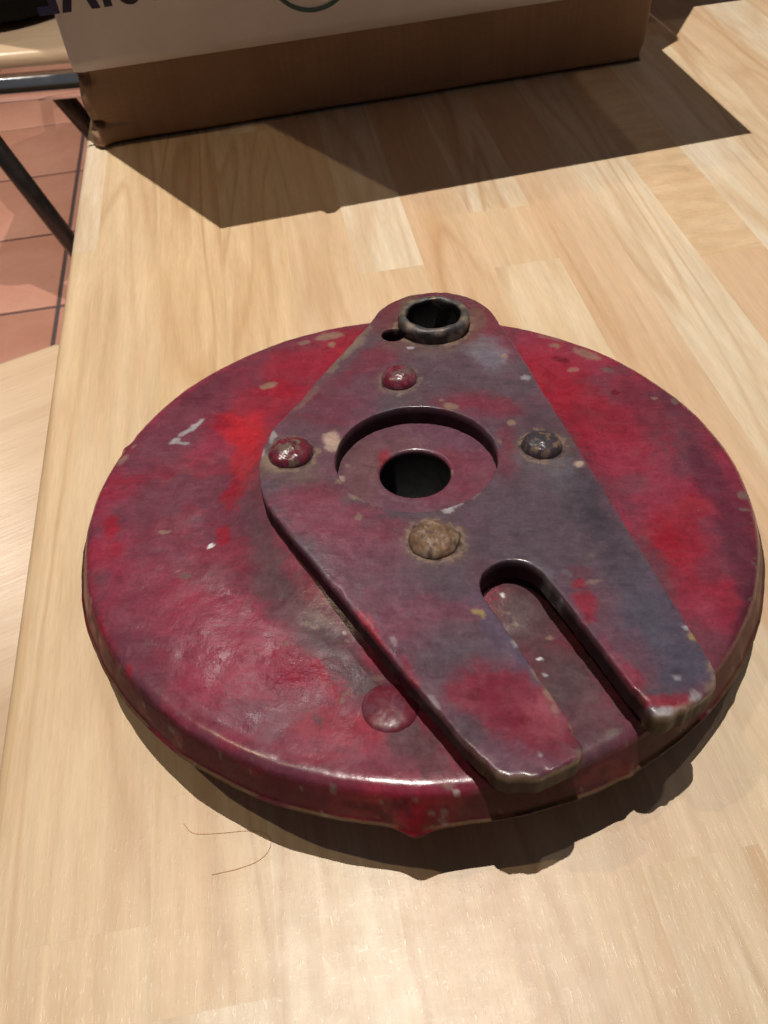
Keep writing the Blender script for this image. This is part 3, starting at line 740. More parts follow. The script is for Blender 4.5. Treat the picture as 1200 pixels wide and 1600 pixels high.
def cardboard_material():
    g = NT('brown_cardboard')
    oc = g.node('ShaderNodeTexCoord').outputs['Object']
    mp = g.node('ShaderNodeMapping'); g.l(oc, mp.inputs['Vector']); mp.inputs['Scale'].default_value = (150, 150, 1100)
    n = g.noise(oc, 30, 5, .6); f = g.noise(mp.outputs[0], 1, 3, .6)
    mp2 = g.node('ShaderNodeMapping'); g.l(oc, mp2.inputs['Vector']); mp2.inputs['Scale'].default_value = (1000, 1000, 40)
    fl = g.noise(mp2.outputs[0], .5, 2, .5)
    c = g.mix(g.maprange(n, .3, .7, 0, 1), (.27, .155, .090, 1), (.34, .205, .125, 1))
    c = g.vmath('SCALE', c, s=g.math('MULTIPLY', g.maprange(f, .3, .7, .93, 1.07), g.maprange(fl, .3, .7, .95, 1.05)))
    g.l(c, g.b.inputs['Base Color'])
    g.b.inputs['Roughness'].default_value = .72
    g.l(g.bump(g.math('ADD', g.math('MULTIPLY', n, 2), fl), .0004, .6), g.b.inputs['Normal'])
    return g.m

MAT_PAINT = paint_material()
MAT_STEEL = metal_rust_material()
MAT_WOOD = wood_material()
MAT_TILE = tile_material()
MAT_GROUT = plain('grey_grout', (.075, .06, .07), .85, nscale=200, bumpd=.001)
MAT_CARD = cardboard_material()
MAT_FILM = plain('pale_label_film', (.74, .68, .68), .42, nscale=40, var=.06, bumpd=.0012)
MAT_INK = plain('dark_blue_ink', (.014, .012, .055), .5)
MAT_TEAL = plain('grey_teal_ink', (.045, .115, .115), .5)
MAT_SEAT = None
MAT_CHROME = plain('chrome', (.82, .83, .86), .07, 1.0, nscale=30, var=.05)
MAT_DARKMETAL = plain('dark_leg_metal', (.055, .05, .05), .25, .6, nscale=40, var=.2)
MAT_BLACK = plain('black_fabric', (.004, .005, .006), .8, nscale=300, var=.3, bumpd=.002, spec=.12)
MAT_THREAD = plain('brown_thread', (.60, .36, .22), .6)
MAT_BORE = plain('greasy_shaded_bore', (.006, .005, .005), .6, nscale=300, var=.3)  # near black: grease and the shade of deep holes in one colour

def seat_wood_material():
    g = NT('pale_seat_wood')
    oc = g.node('ShaderNodeTexCoord').outputs['Object']
    mp = g.node('ShaderNodeMapping'); g.l(oc, mp.inputs['Vector']); mp.inputs['Scale'].default_value = (3, 40, 10)
    n = g.noise(mp.outputs[0], 1, 5, .55, .3)
    mp2 = g.node('ShaderNodeMapping'); g.l(oc, mp2.inputs['Vector']); mp2.inputs['Scale'].default_value = (30, 600, 10)
    n2 = g.noise(mp2.outputs[0], 1, 3, .6)
    c = g.mix(g.maprange(n, .3, .7, 0, 1), (.55, .385, .25, 1), (.63, .46, .305, 1))
    c = g.vmath('SCALE', c, s=g.maprange(n2, .3, .7, .95, 1.05))
    g.l(c, g.b.inputs['Base Color'])
    g.l(g.maprange(n2, .3, .7, .26, .34), g.b.inputs['Roughness'])
    g.b.inputs['Specular IOR Level'].default_value = .35
    nn = g.bump(g.math('ADD', n, g.math('MULTIPLY', n2, .3)), .0008, .5)
    g.l(nn, g.b.inputs['Normal']); g.l(nn, g.b.inputs['Coat Normal'])
    return g.m
MAT_SEAT = seat_wood_material()

# ------------------------------------------------------------------ floor: grout bed + single tiles
FZ = -0.75
fl = tag(link('floor', box_mesh('floor', -5, 5, -4, 8, FZ - .05, FZ - .003), MAT_GROUT), kind='structure')
T = 0.277
tile_me = box_mesh('tile', -T / 2 + .0035, T / 2 - .0035, -T / 2 + .0035, T / 2 - .0035, -.010, 0.0, .0025, 2)
tile_me.materials.append(MAT_TILE)
for i in range(-6, 4):
    for j in range(-5, 11):
        o = bpy.data.objects.new('tile', tile_me)
        COL.objects.link(o)
        o.parent = fl
        o.location = (-0.480 + T * (i + .5), 1.307 + T * (j + .5), FZ + random.uniform(-.0006, .0006))
        o['shift'] = random.random()

# ------------------------------------------------------------------ table
table = tag(empty('dining_table', (0, 0, FZ)), 'light beech butcher block table under the red plate and the cardboard box', 'table')
TX0, TX1, TY0, TY1, TT = -0.1128, 0.62, -0.40, 0.98, 0.030
def local(me, dz=-FZ):
    me.transform(Matrix.Translation((0, 0, dz))); return me
core = link('tabletop', local(box_mesh('tabletop', TX0 + .002, TX1, TY0, TY1, -TT, -.0031)), MAT_WOOD, table)
core['tone'] = .5; core['shift'] = .3; core['cross'] = 0.0
edge_pts = []
R_E = .0032
# rounded front lipping along the left edge, in lengths that butt at the joints
def lipping(y0, y1, tone):
    prof = [(-.1012, -.0030), (-.1012, 0.0)]
    for k in range(9):
        a = math.pi / 2 + k / 8 * math.pi / 2
        prof.append((TX0 + R_E + R_E * math.cos(a), -R_E + R_E * math.sin(a)))
    for k in range(7):
        a = math.pi + k / 6 * math.pi / 2
        prof.append((TX0 + R_E + R_E * math.cos(a), -TT + R_E + R_E * math.sin(a)))
    prof += [(TX0 + .004, -TT), (TX0 + .004, -.0030)]
    n = len(prof)
    V = [(x, y0, z) for x, z in prof] + [(x, y1, z) for x, z in prof]
    Fc = [(k, (k + 1) % n, n + (k + 1) % n, n + k) for k in range(n)] + [tuple(range(n)), tuple(range(2 * n - 1, n - 1, -1))]
    me = pymesh('edge_lipping', V, Fc, False); fix_normals(me)
    o = link('edge_lipping', local(me), MAT_WOOD, table)
    o['tone'] = tone; o['shift'] = random.random(); o['cross'] = 0.0
for a, b, tn in ((TY0, .1770, .45), (.1770, .42, .06), (.42, TY1, .5)):
    lipping(a, b, tn)
PITCH = 0.02595
X0 = -0.1012
# joints (y) and tones per strip, from the left edge; cross marks figure running across the strip
cols = {
    0: [(-0.4, -0.205, 0.3), (-0.205, -0.092, 0.42), (-0.092, 0.45, 0.48), (0.45, 0.98, 0.3)],
    1: [(-0.4, -0.11, 0.2), (-0.11, 0.33, 0.5), (0.33, 0.98, 0.4)],
    2: [(-0.4, -0.072, 0.3), (-0.072, 0.265, 0.52), (0.265, 0.98, 0.2)],
    3: [(-0.4, 0.02, 0.55), (0.02, 0.31, 0.66), (0.31, 0.98, 0.3)],
    4: [(-0.4, 0.131, 0.58), (0.131, 0.305, 0.05), (0.305, 0.98, 0.5)],
    5: [(-0.4, -0.1, 0.3), (-0.1, 0.38, 0.7), (0.38, 0.98, 0.3)],
    6: [(-0.4, 0.122, 0.26), (0.122, 0.163, 0.6), (0.163, 0.42, 0.15), (0.42, 0.98, 0.5)],
    7: [(-0.4, -0.06, 0.72), (-0.06, 0.26, 0.78), (0.26, 0.98, 0.4)],
    8: [(-0.4, -0.12, 0.2), (-0.12, 0.36, 0.1), (0.36, 0.98, 0.5)],
    9: [(-0.4, 0.109, 0.92), (0.109, 0.29, 0.55, 1), (0.29, 0.98, 0.2)],
    10: [(-0.4, 0.062, 0.8), (0.062, 0.4, 0.02), (0.4, 0.98, 0.6)],
    11: [(-0.4, 0.1335, 0.86), (0.1335, 0.315, 0.3), (0.315, 0.98, 0.6)],
    12: [(-0.4, 0.07, 0.4), (0.07, 0.41, 0.62), (0.41, 0.98, 0.5)],
    13: [(-0.4, 0.15, 0.3), (0.15, 0.44, 0.12), (0.44, 0.98, 0.5)],
    14: [(-0.4, 0.22, 0.5), (0.22, 0.55, 0.6), (0.55, 0.98, 0.2)],
}
ci = 0
while X0 + ci * PITCH < TX1 - .002:
    xa, xb = X0 + ci * PITCH, min(X0 + (ci + 1) * PITCH, TX1)
    spec = cols.get(ci)
    if spec is None:
        ys = [TY0, random.uniform(-.2, 0), random.uniform(.1, .35), random.uniform(.5, .7), TY1]
        spec = [(ys[k], ys[k + 1], random.random()) for k in range(4)]
    for s in spec:
        dz = random.uniform(-.00002, .00002)
        me = local(box_mesh('plank', xa, xb, s[0], s[1], -.0030, dz))
        o = link('plank', me, MAT_WOOD, table)
        o['tone'] = float(s[2]); o['shift'] = random.random(); o['cross'] = float(s[3]) if len(s) > 3 else 0.0
    ci += 1
for lx in (TX0 + .06, TX1 - .06):
    for ly in (TY0 + .06, TY1 - .06):
        link('leg', local(box_mesh('leg', lx - .025, lx + .025, ly - .025, ly + .025, FZ, -TT - .0005, .003), 0.75), MAT_SEAT, table)

# ------------------------------------------------------------------ brake plate
disc_root = empty('brake_backing_plate')
ex = Vector((0.97761083, -0.21025445, -0.00837486)); ey = Vector((0.20838774, 0.97291617, -0.10004336)); en = Vector((0.02918259, 0.09605825, 0.99494783))
DM = Matrix.Identity(4)
for i in range(3):
    DM[i][0], DM[i][1], DM[i][2] = ex[i], ey[i], en[i]
DM[2][3] = 0.0189
disc_root.matrix_world = DM
tag(disc_root, 'round dark red painted steel brake backing plate with a forked arm riveted across it', 'brake plate')

# --- pan
prof = []          # (r, h) in mm, top side from the bore outwards
prof += [(9.3, 2.6), (9.3, 3.4), (9.35, 4.2), (9.6, 4.8), (9.9, 5.02), (10.4, 5.12), (11.1, 5.1), (11.8, 5.02)]
r = 12.4
def hpan(r):
    h = 5.0 - 5.6 * float(sstep(np.array(r), 33.0, 58.0)) + .6 * float(sstep(np.array(r), 54.0, 82.0))
    return h
while r < 82.5:
    prof.append((r, hpan(r))); r += .55
prof += [(83.1, .03), (83.8, .0)]
while False:
    prof.append((r, hpan(r))); r += .55
for (a, b) in ((84.5, -.04), (85.2, -.11), (85.8, -.24), (86.35, -.45), (86.85, -.76), (87.3, -1.18), (87.7, -1.75), (88.05, -2.5), (88.4, -3.4), (88.75, -4.4), (89.1, -5.3), (89.45, -6.3), (89.8, -7.3), (90.05, -8.1)):
    prof.append((a, b))
prof += [(90.35, -8.45), (90.7, -8.6), (90.75, -8.85), (90.5, -9.1), (88.9, -9.1), (88.5, -8.7), (88.2, -6), (87.2, -3.6), (86, -2.8), (82, -2.1), (70, -1.5), (52, -2.2), (36, 2.2), (20, 2.6), (9.3, 2.6)]
NPF = len(prof); NSEG = 880
pr = np.array(prof)
th = np.linspace(0, 2 * np.pi, NSEG, endpoint=False)
Rr, Th = np.meshgrid(pr[:, 0], th); Hh = np.tile(pr[:, 1], (NSEG, 1))
X, Y = Rr * np.cos(Th), Rr * np.sin(Th)
top = (np.arange(NPF) < NPF - 11)[None, :]
hn = (fbm(X / 26, Y / 26, 3, 3) - .5) * .8 * sstep(Rr, 30, 55) + (fbm(X / 7, Y / 7, 8, 3) - .5) * .16
Hh = Hh + hn * sstep(Rr, 10, 16)
# soft ring pressed round the boss, one dent lower left
Hh -= .12 * np.exp(-((Rr - 53.0) / 2.5) ** 2) * top
Hh -= .5 * np.exp(-(((X + 26) / 5) ** 2 + ((Y + 58) / 4) ** 2)) * top
# rim: not truly round, small burrs, one flared tab near the front
edge = sstep(Rr, 84, 90)
dr = edge * ((fbm(np.cos(Th) * 9 + 20, np.sin(Th) * 9 + 20, 21, 4) - .5) * .7)
def dth(a0, w):
    return np.exp(-(((Th - math.radians(a0) + math.pi) % (2 * math.pi) - math.pi) / math.radians(w)) ** 2)
low = sstep(-Hh, 2.5, 8.5)
dr += edge * low * 1.3 * dth(-89.0, 1.7) + edge * low * .5 * dth(-88.0, 3.2)
dr += edge * 1.1 * dth(167.8, .7) - edge * .5 * dth(165.5, 1.2)
dr += edge * low * .5 * dth(-60, .8) + edge * low * .3 * dth(-34, .8)
dh = -edge * low * 0.8 * dth(-89.0, 2.2)
Rr2 = Rr + dr
X, Y = Rr2 * np.cos(Th), Rr2 * np.sin(Th); Hh = Hh + dh
V = np.stack([X, Y, Hh], -1).reshape(-1, 3)
kx, jx = np.meshgrid(np.arange(NSEG), np.arange(NPF - 1), indexing='ij')
a = kx * NPF + jx; b = ((kx + 1) % NSEG) * NPF + jx
Fq = np.stack([a, a + 1, b + 1, b], -1).reshape(-1, 4)
# small bore through the pan under the arm's pilot hole
cq = V[Fq].mean(1)
keep = ((cq[:, 0] + 7.7) ** 2 + (cq[:, 1] - 58.6) ** 2 > 3.9 ** 2) & ((cq[:, 0] - 4.7) ** 2 + (cq[:, 1] - 63.4) ** 2 > 8.6 ** 2)
Fq = Fq[keep]
me = bpy.data.meshes.new('disc')
me.vertices.add(len(V)); me.vertices.foreach_set('co', (V * MM).astype(np.float32).ravel())
me.loops.add(len(Fq) * 4); me.loops.foreach_set('vertex_index', Fq.astype(np.int32).ravel())
me.polygons.add(len(Fq)); me.polygons.foreach_set('loop_start', np.arange(0, len(Fq) * 4, 4, dtype=np.int32))
me.update(calc_edges=True); me.validate()
me.polygons.foreach_set('use_smooth', [True] * len(me.polygons))
x, y, h = V[:, 0], V[:, 1], V[:, 2]; rr = np.hypot(x, y)
n1 = sstep(fbm(x / 22, y / 22, 31, 4), .38, .62)[:, None]; n2 = sstep(fbm(x / 9, y / 9, 37, 4), .5, .68)[:, None]; n3 = sstep(fbm(x / 11 + 7, y / 11, 43, 4), .52, .7)[:, None]
c = PC['rose'] * (1 - n1) + PC['purple'] * n1
c = c * (1 - n2 * .4) + PC['red'] * n2 * .4
c = c * (1 - n3 * .25) + PC['darkpurple'] * n3 * .25
bare = np.zeros(len(x))
c, bare = paint_field(x, y, c, bare, DISC_MARKS, 3)
hubm = (rr < 30)
c2, b2 = paint_field(x[hubm], y[hubm], np.tile(PC['plum'], (hubm.sum(), 1)), np.zeros(hubm.sum()), HUB_MARKS, 5)
c[hubm] = c2; bare[hubm] = b2
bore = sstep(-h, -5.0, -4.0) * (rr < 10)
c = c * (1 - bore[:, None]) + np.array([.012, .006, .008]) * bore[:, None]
# rim side: maroon darkened to stand for shade, red patches, bare worn lip
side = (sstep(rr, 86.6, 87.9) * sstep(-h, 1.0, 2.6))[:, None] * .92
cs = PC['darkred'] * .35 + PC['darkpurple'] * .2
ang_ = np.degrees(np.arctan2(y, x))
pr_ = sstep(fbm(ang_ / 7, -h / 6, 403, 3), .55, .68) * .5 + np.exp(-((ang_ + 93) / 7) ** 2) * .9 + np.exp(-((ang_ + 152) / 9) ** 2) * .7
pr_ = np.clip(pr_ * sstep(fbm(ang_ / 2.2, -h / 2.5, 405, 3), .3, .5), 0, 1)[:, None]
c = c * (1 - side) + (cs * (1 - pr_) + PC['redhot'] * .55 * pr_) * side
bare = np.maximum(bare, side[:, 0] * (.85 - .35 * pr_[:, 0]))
lipn = sstep(-h, 8.15, 8.45) * sstep(fbm(np.arctan2(y, x) * 9 + 30, rr * 0 + h, 52, 3), .3, .5) * .9
c = c * (1 - lipn[:, None]) + PC['bare'] * 1.0 * lipn[:, None]; bare = np.maximum(bare, lipn)
tt = np.arctan2(y, x) * 90; vv = -h
chipn = sstep(fbm(tt / 2.4, vv / 1.8 + rr / 3, 77, 3), .79, .82) * sstep(rr, 84.5, 86.5) * .6
c = c * (1 - chipn[:, None]) + PC['greychip'] * chipn[:, None]; bare = np.maximum(bare, chipn)
scf = np.exp(-(((x + 25.5) / 6.0) ** 2 + ((y + 58.5) / 7.5) ** 2)) * sstep(fbm(x / 3, y / 3, 401, 3), .35, .6)
set_paint(me, c, bare, scf)
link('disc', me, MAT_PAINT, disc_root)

# --- forked arm
def arc(cx, cy, r, a0, a1, n):
    return [(cx + r * math.cos(math.radians(a0 + (a1 - a0) * k / (n - 1))), cy + r * math.sin(math.radians(a0 + (a1 - a0) * k / (n - 1)))) for k in range(n)]
BX, BY, BR = 4.8, 64.6, 19.8
out = []
out += arc(BX, BY, BR, 14, 157, 40)                     # round head (counter clockwise)
out += [(-15.6, 65.5), (-24.5, 45.5), (-33.5, 24.0), (-37.3, 15.5)]
out += arc(0, 0, 40.6, 158, 208, 24)                    # left shoulder on the boss circle
out += [(-31.0, -26.2), (-22.0, -38.6), (-14.2, -49.3), (-5.1, -61.8), (5.2, -75.4), (11.4, -83.8)]
out += [(13.4, -86.2), (16.2, -88.9), (19.0, -90.2), (22.5, -90.0), (27.0, -88.9), (30.4, -87.4), (32.4, -85.6), (32.7, -83.2)]
ax, ay = .438, -.899
SC = (23.0, -44.4); SR = 7.6
nx, ny = -ay, ax           # to the right of the slot direction
for t in (35, 28, 20, 10, 2):
    out.append((SC[0] - nx * SR + ax * t, SC[1] - ny * SR + ay * t))
a_st = math.degrees(math.atan2(-ny, -nx))
out += arc(SC[0], SC[1], SR, a_st, a_st - 180, 26)
for t in (2, 10, 20, 30, 33):
    out.append((SC[0] + nx * SR + ax * t, SC[1] + ny * SR + ay * t))
out += [(46.3, -76.3), (48.4, -77.8), (51.5, -76.2), (55.6, -73.2), (58.6, -71.4), (60.7, -69.4), (61.2, -67.0), (60.0, -62.4), (52.2, -33.2), (42.3, 3.4), (33.5, 35.8), (27.0, 59.6)]
def resample(P, d):
    P = np.array(P + [P[0]]); s = np.r_[0, np.cumsum(np.hypot(*np.diff(P, axis=0).T))]
    n = max(8, int(s[-1] / d)); t = np.linspace(0, s[-1], n, endpoint=False)
    return np.c_[np.interp(t, s, P[:, 0]), np.interp(t, s, P[:, 1])]
def smooth_loop(P, it):
    for _ in range(it): P = (np.roll(P, 1, 0) + 2 * P + np.roll(P, -1, 0)) / 4
    return P
def loop_normals(P):
    t = np.roll(P, -1, 0) - np.roll(P, 1, 0); t /= np.hypot(*t.T)[:, None]
    return np.c_[t[:, 1], -t[:, 0]]          # outward for counter clockwise
outl = smooth_loop(resample(out, .65), 3)
jit = (fbm(outl[:, 0] / 3, outl[:, 1] / 3, 91, 4) - .5) * (.55 + 1.3 * sstep(np.hypot(outl[:, 0], outl[:, 1]), 82, 86))
outl = outl + loop_normals(outl) * jit[:, None]
rec = np.array(arc(0.4, 0.0, 21.2, 0, -360, 181)[:-1])    # clockwise hole
rec += ((fbm(rec[:, 0] / 2.5, rec[:, 1] / 2.5, 95, 3) - .5) * .35)[:, None] * (rec / 21.2)
pil = np.array(arc(-7.9, 58.5, 3.6, 0, -360, 41)[:-1])
bsh = np.array(arc(4.7, 63.4, 9.3, 0, -360, 81)[:-1])
loops = [outl, rec, pil, bsh]
HT, HB = 11.0, 4.85
steps = [(0.0, HB), (0.0, 6.5), (0.0, 8.4), (0.0, 10.0), (.04, 10.65), (.14, 10.87), (.30, 10.97), (.55, HT)]
V, Fc = [], []
caps = []
for L in loops:
    nrm = smooth_loop(loop_normals(L), 2); n = len(L); base = len(V)
    tipw = sstep(np.hypot(L[:, 0], L[:, 1]), 84, 88)
    wear = 1 + 1.3 * sstep(fbm(L[:, 0] / 5, L[:, 1] / 5, 99, 3), .45, .75) + 3.5 * tipw * sstep(fbm(L[:, 0] / 3.5, L[:, 1] / 3.5, 93, 3), .40, .62)
    for off, hh in steps:
        Q = L - nrm * (off * (wear if L is outl else .6 * np.ones(n)))[:, None]
        for q in Q: V.append((q[0], q[1], hh))
    m = len(steps)
    for j in range(m - 1):
        for k in range(n):
            k2 = (k + 1) % n
            Fc.append((base + j * n + k, base + j * n + k2, base + (j + 1) * n + k2, base + (j + 1) * n + k))
    caps.append((base + (m - 1) * n, n))
def inside(P, Q):
    x, y = P[:, 0], P[:, 1]; ins = np.zeros(len(P), bool)
    for k in range(len(Q)):
        x0, y0 = Q[k]; x1, y1 = Q[(k + 1) % len(Q)]
        if y0 == y1: continue
        cnd = ((y0 > y) != (y1 > y)) & (x < (x1 - x0) * (y - y0) / (y1 - y0) + x0)
        ins ^= cnd
    return ins
capidx = [i for s, n in caps for i in range(s, s + n)]
cv = [V[i][:2] for i in capidx]
edges = []; off = 0
for s, n in caps:
    edges += [(off + k, off + (k + 1) % n) for k in range(n)]; off += n
capl = [np.array([V[i][:2] for i in range(s, s + n)]) for s, n in caps]
gx, gy = np.meshgrid(np.arange(-42, 64, .62), np.arange(-92, 86, .62))
gx = gx + (np.arange(gx.shape[0]) % 2)[:, None] * .31
G = np.c_[gx.ravel(), gy.ravel()]
ok = inside(G, capl[0]) & ~inside(G, capl[1]) & ~inside(G, capl[2]) & ~inside(G, capl[3]); G = G[ok]
allb = np.vstack(capl)
dm = np.full(len(G), 9.0)
for k in range(0, len(allb), 60):
    dd = np.hypot(G[:, 0:1] - allb[None, k:k + 60, 0], G[:, 1:2] - allb[None, k:k + 60, 1]).min(1); dm = np.minimum(dm, dd)
G = G[dm > .42]
pts = [Vector(p) for p in cv] + [Vector(p) for p in G]
ov, oe, of, ovo, _, _ = delaunay_2d_cdt(pts, edges, [], 1, 1e-6)
base = len(V)
for p in ov: V.append((p[0], p[1], HT))
tri = np.array([list(f)[:3] for f in of if len(f) == 3])
OV = np.array([[p[0], p[1]] for p in ov])
tc = OV[tri].mean(1)
ok = inside(tc, capl[0]) & ~inside(tc, capl[1]) & ~inside(tc, capl[2]) & ~inside(tc, capl[3])
for f in tri[ok]: Fc.append(tuple(base + i for i in f))
# underside
lp2 = []; e2_ = []
for L in loops:
    b_ = len(lp2); lp2 += [Vector(p) for p in L]; e2_ += [(b_ + k, b_ + (k + 1) % len(L)) for k in range(len(L))]
ov2, _, of2, _, _, _ = delaunay_2d_cdt(lp2, e2_, [], 1, 1e-6)
O2 = np.array([[p[0], p[1]] for p in ov2]); t2 = np.array([list(f)[:3] for f in of2]); c2_ = O2[t2].mean(1)
ok2 = inside(c2_, outl) & ~inside(c2_, rec) & ~inside(c2_, pil) & ~inside(c2_, bsh)
base = len(V)
for p in ov2: V.append((p[0], p[1], HB))
for f in t2[ok2]: Fc.append(tuple(base + i for i in f[::-1]))
V = np.array(V)
x, y, h = V[:, 0].copy(), V[:, 1].copy(), V[:, 2].copy()
V[:, 2] += np.where(h > 8.5, (fbm(x / 9, y / 9, 61, 4) - .5) * .22 + (fbm(x / 2.2, y / 2.2, 66, 3) - .5) * .06, 0)
me = pymesh('mounting_arm', V * MM, Fc)
bm = bmesh.new(); bm.from_mesh(me)
bmesh.ops.remove_doubles(bm, verts=[v for v in bm.verts if v.co.z > .0105], dist=.00002)
bmesh.ops.recalc_face_normals(bm, faces=bm.faces)
bm.to_mesh(me); bm.free()
nv = len(me.vertices); co = np.empty(nv * 3, np.float32); me.vertices.foreach_get('co', co); co = co.reshape(-1, 3) * 1000
x, y, h = co[:, 0].astype(float), co[:, 1].astype(float), co[:, 2].astype(float); rr = np.hypot(x, y)
n1 = sstep(fbm(x / 20 + 3, y / 20, 131, 4), .32, .56)[:, None]; n2 = sstep(fbm(x / 8, y / 8, 137, 4), .5, .7)[:, None]
c = PC['plum'] * (1 - n1) + PC['slate'] * n1
c = c * (1 - n2 * .16) + PC['redmar'] * n2 * .16
c, bare = paint_field(x, y, c, np.zeros(nv), PLATE_MARKS, 13)
# crust and chipped paint round each rivet head, dark ring for dirt and contact shade
for (qx, qy, q0, st_) in ((-5.2, 34.0, 5.2, .45), (-32.6, .7, 5.8, .8), (33.2, 3.6, 5.4, .8), (5.1, -31.0, 6.0, .9), (4.7, 63.4, 11.2, .75)):
    d_ = np.hypot(x - qx, y - qy) + (fbm(x / 1.6, y / 1.6, 171, 3) - .5) * 3.0
    k_ = ((1 - sstep(d_, q0 + .9, q0 + 1.7)) * sstep(fbm(x / 2.6, y / 2.6, 177, 3), .38, .52) * st_)[:, None]
    c = c * (1 - k_) + PC['chip'] * .85 * k_; bare = np.maximum(bare, k_[:, 0])
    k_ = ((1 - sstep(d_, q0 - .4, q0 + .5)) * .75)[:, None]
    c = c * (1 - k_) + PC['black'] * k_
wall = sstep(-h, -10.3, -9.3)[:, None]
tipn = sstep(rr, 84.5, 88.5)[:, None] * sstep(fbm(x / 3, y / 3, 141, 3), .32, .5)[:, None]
wc = PC['darkpurple'] * .22 * (1 - tipn) + PC['bare'] * (.25 + .55 * fbm(x / 1.5, h / 1.0, 143, 3)[:, None]) * tipn  # walls painted near black to stand for shade, tips worn brown
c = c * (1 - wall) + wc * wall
bare = np.maximum(bare * (1 - wall[:, 0]), wall[:, 0])  # walls fully matte, deepening the painted shade
edgew = (sstep(-h, -10.97, -10.7) * (1 - sstep(-h, -10.1, -9.5)) * sstep(fbm(x / 2.4, y / 2.4, 151, 3), .66, .76))[:, None] * .55
c = c * (1 - edgew) + PC['chip'] * edgew; bare = np.maximum(bare, edgew[:, 0])
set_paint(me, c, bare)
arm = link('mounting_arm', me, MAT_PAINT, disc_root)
arm['label'] = 'forked flat arm, greyish plum paint worn at the edges'

# --- rivets
def rivet(cx, cy, h0, r, hh, flat, key_a, key_b, key_c, mixt, seed, rough, label, matte=0.0):
    nr, ns = 26, 64
    V, Fc = [(0, 0, hh)], []
    for i in range(1, nr + 1):
        q = i / nr
        for k in range(ns):
            t = 2 * math.pi * k / ns
            rad = r * (math.sin(q * math.pi / 2) if not flat else min(1.0, q * 1.0 if q < .8 else .8 + (q - .8) * 1.0))
            z = hh * (math.cos(q * math.pi / 2) ** .85 if not flat else (1.0 - .55 * q ** 2 if q < .68 else (1 - .254) * (1 - ((q - .68) / .32) ** 2)))
            V.append((rad * math.cos(t), rad * math.sin(t), z))
    for k in range(ns):
        V.append((r * math.cos(2 * math.pi * k / ns), r * math.sin(2 * math.pi * k / ns), -1.2))
    for k in range(ns): Fc.append((0, 1 + k, 1 + (k + 1) % ns))
    for i in range(nr):
        for k in range(ns):
            a = 1 + i * ns + k; b = 1 + i * ns + (k + 1) % ns
            Fc.append((a, a + ns, b + ns, b))
    V = np.array(V); x, y = V[:, 0] + cx, V[:, 1] + cy
    d = (fbm(x / 3, y / 3, seed, 3) - .5) * rough + (fbm(x / 1.0, y / 1.0, seed + 3, 3) - .5) * rough * .45
    V[:, 2] += d * (V[:, 2] > .3); V[:, :2] *= (1 + d * .10)[:, None]
    m1 = sstep(fbm(x / 2.6, y / 2.6, seed + 9, 4), .5 - mixt * .3, .62 - mixt * .3)[:, None]; m2 = sstep(fbm(x / 1.5, y / 1.5, seed + 14, 3), .58, .66)[:, None]
    c = PC[key_a] * (1 - m1) + PC[key_b] * m1; c = c * (1 - m2) + PC[key_c] * m2
    low = sstep(-V[:, 2], -.9, -.1)[:, None] * .7  # dark foot of the head, dirt and contact shade painted together
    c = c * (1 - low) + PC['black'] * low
    me = pymesh('rivet', V * MM, Fc); set_paint(me, c, np.maximum(m1[:, 0] * BARE.get(key_b, 0), matte))
    o = link('rivet', me, MAT_PAINT, disc_root); o.location = (cx * MM, cy * MM, h0 * MM)
    o['label'] = label
rivet(-5.2, 34.0, 10.9, 5.2, 4.0, False, 'maroon', 'greybrown', 'magenta', .1, 201, .5, 'shiny domed rivet head nearest the bushing')
rivet(-32.6, .7, 10.9, 5.8, 3.4, False, 'maroon', 'chipbrown', 'darkpurple', .0, 211, 1.0, 'chipped domed rivet head at the left shoulder of the arm', .15)
rivet(33.2, 3.6, 10.9, 5.4, 3.2, True, 'darkslate', 'darkgrey', 'chipbrown', .2, 221, .5, 'dark grey rivet head with a flattened top on the right of the arm', .35)
rivet(5.1, -31.0, 10.9, 6.0, 3.6, False, 'rust', 'chip', 'chipbrown', .1, 231, 1.5, 'rust brown rough rivet head above the slot', .9)
rivet(-4.1, -68.9, -.75, 6.2, 1.8, False, 'maroon', 'purple', 'maroon', .2, 241, .15, 'low red rivet head half hidden under the arm', .45)

# --- bushing and sleeve
seg = 120
def tubew(th, j):
    return (.18 * math.sin(3 * th + j) + .12 * math.sin(7 * th + 1.3 * j), .12 * math.sin(5 * th + 1) + .08 * math.sin(11 * th))
bprof = [(8.3, -10), (8.25, 4), (8.2, 13.0), (8.3, 14.4), (8.5, 15.2), (8.9, 15.6), (9.9, 15.7), (10.6, 15.4), (11.05, 14.6), (11.25, 13.5), (11.1, 12.0), (10.8, 10.6), (10.8, 3), (10.8, -10), (8.3, -10)]
me = lathe_mesh('bushing', [(a * MM, b * MM) for a, b in bprof], seg, wob=lambda t, j: tuple(q * MM for q in tubew(t, j)))
n = len(me.vertices); co = np.empty(n * 3, np.float32); me.vertices.foreach_get('co', co); co = co.reshape(-1, 3) * 1000
rr = np.hypot(co[:, 0], co[:, 1]); t = np.arctan2(co[:, 1], co[:, 0])
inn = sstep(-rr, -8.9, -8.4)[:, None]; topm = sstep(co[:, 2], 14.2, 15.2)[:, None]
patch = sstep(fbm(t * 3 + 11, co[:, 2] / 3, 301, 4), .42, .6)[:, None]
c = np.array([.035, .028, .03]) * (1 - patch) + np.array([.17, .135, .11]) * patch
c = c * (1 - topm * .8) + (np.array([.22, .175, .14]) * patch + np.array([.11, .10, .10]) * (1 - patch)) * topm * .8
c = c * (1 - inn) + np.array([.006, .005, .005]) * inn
set_paint(me, c, np.zeros(n))
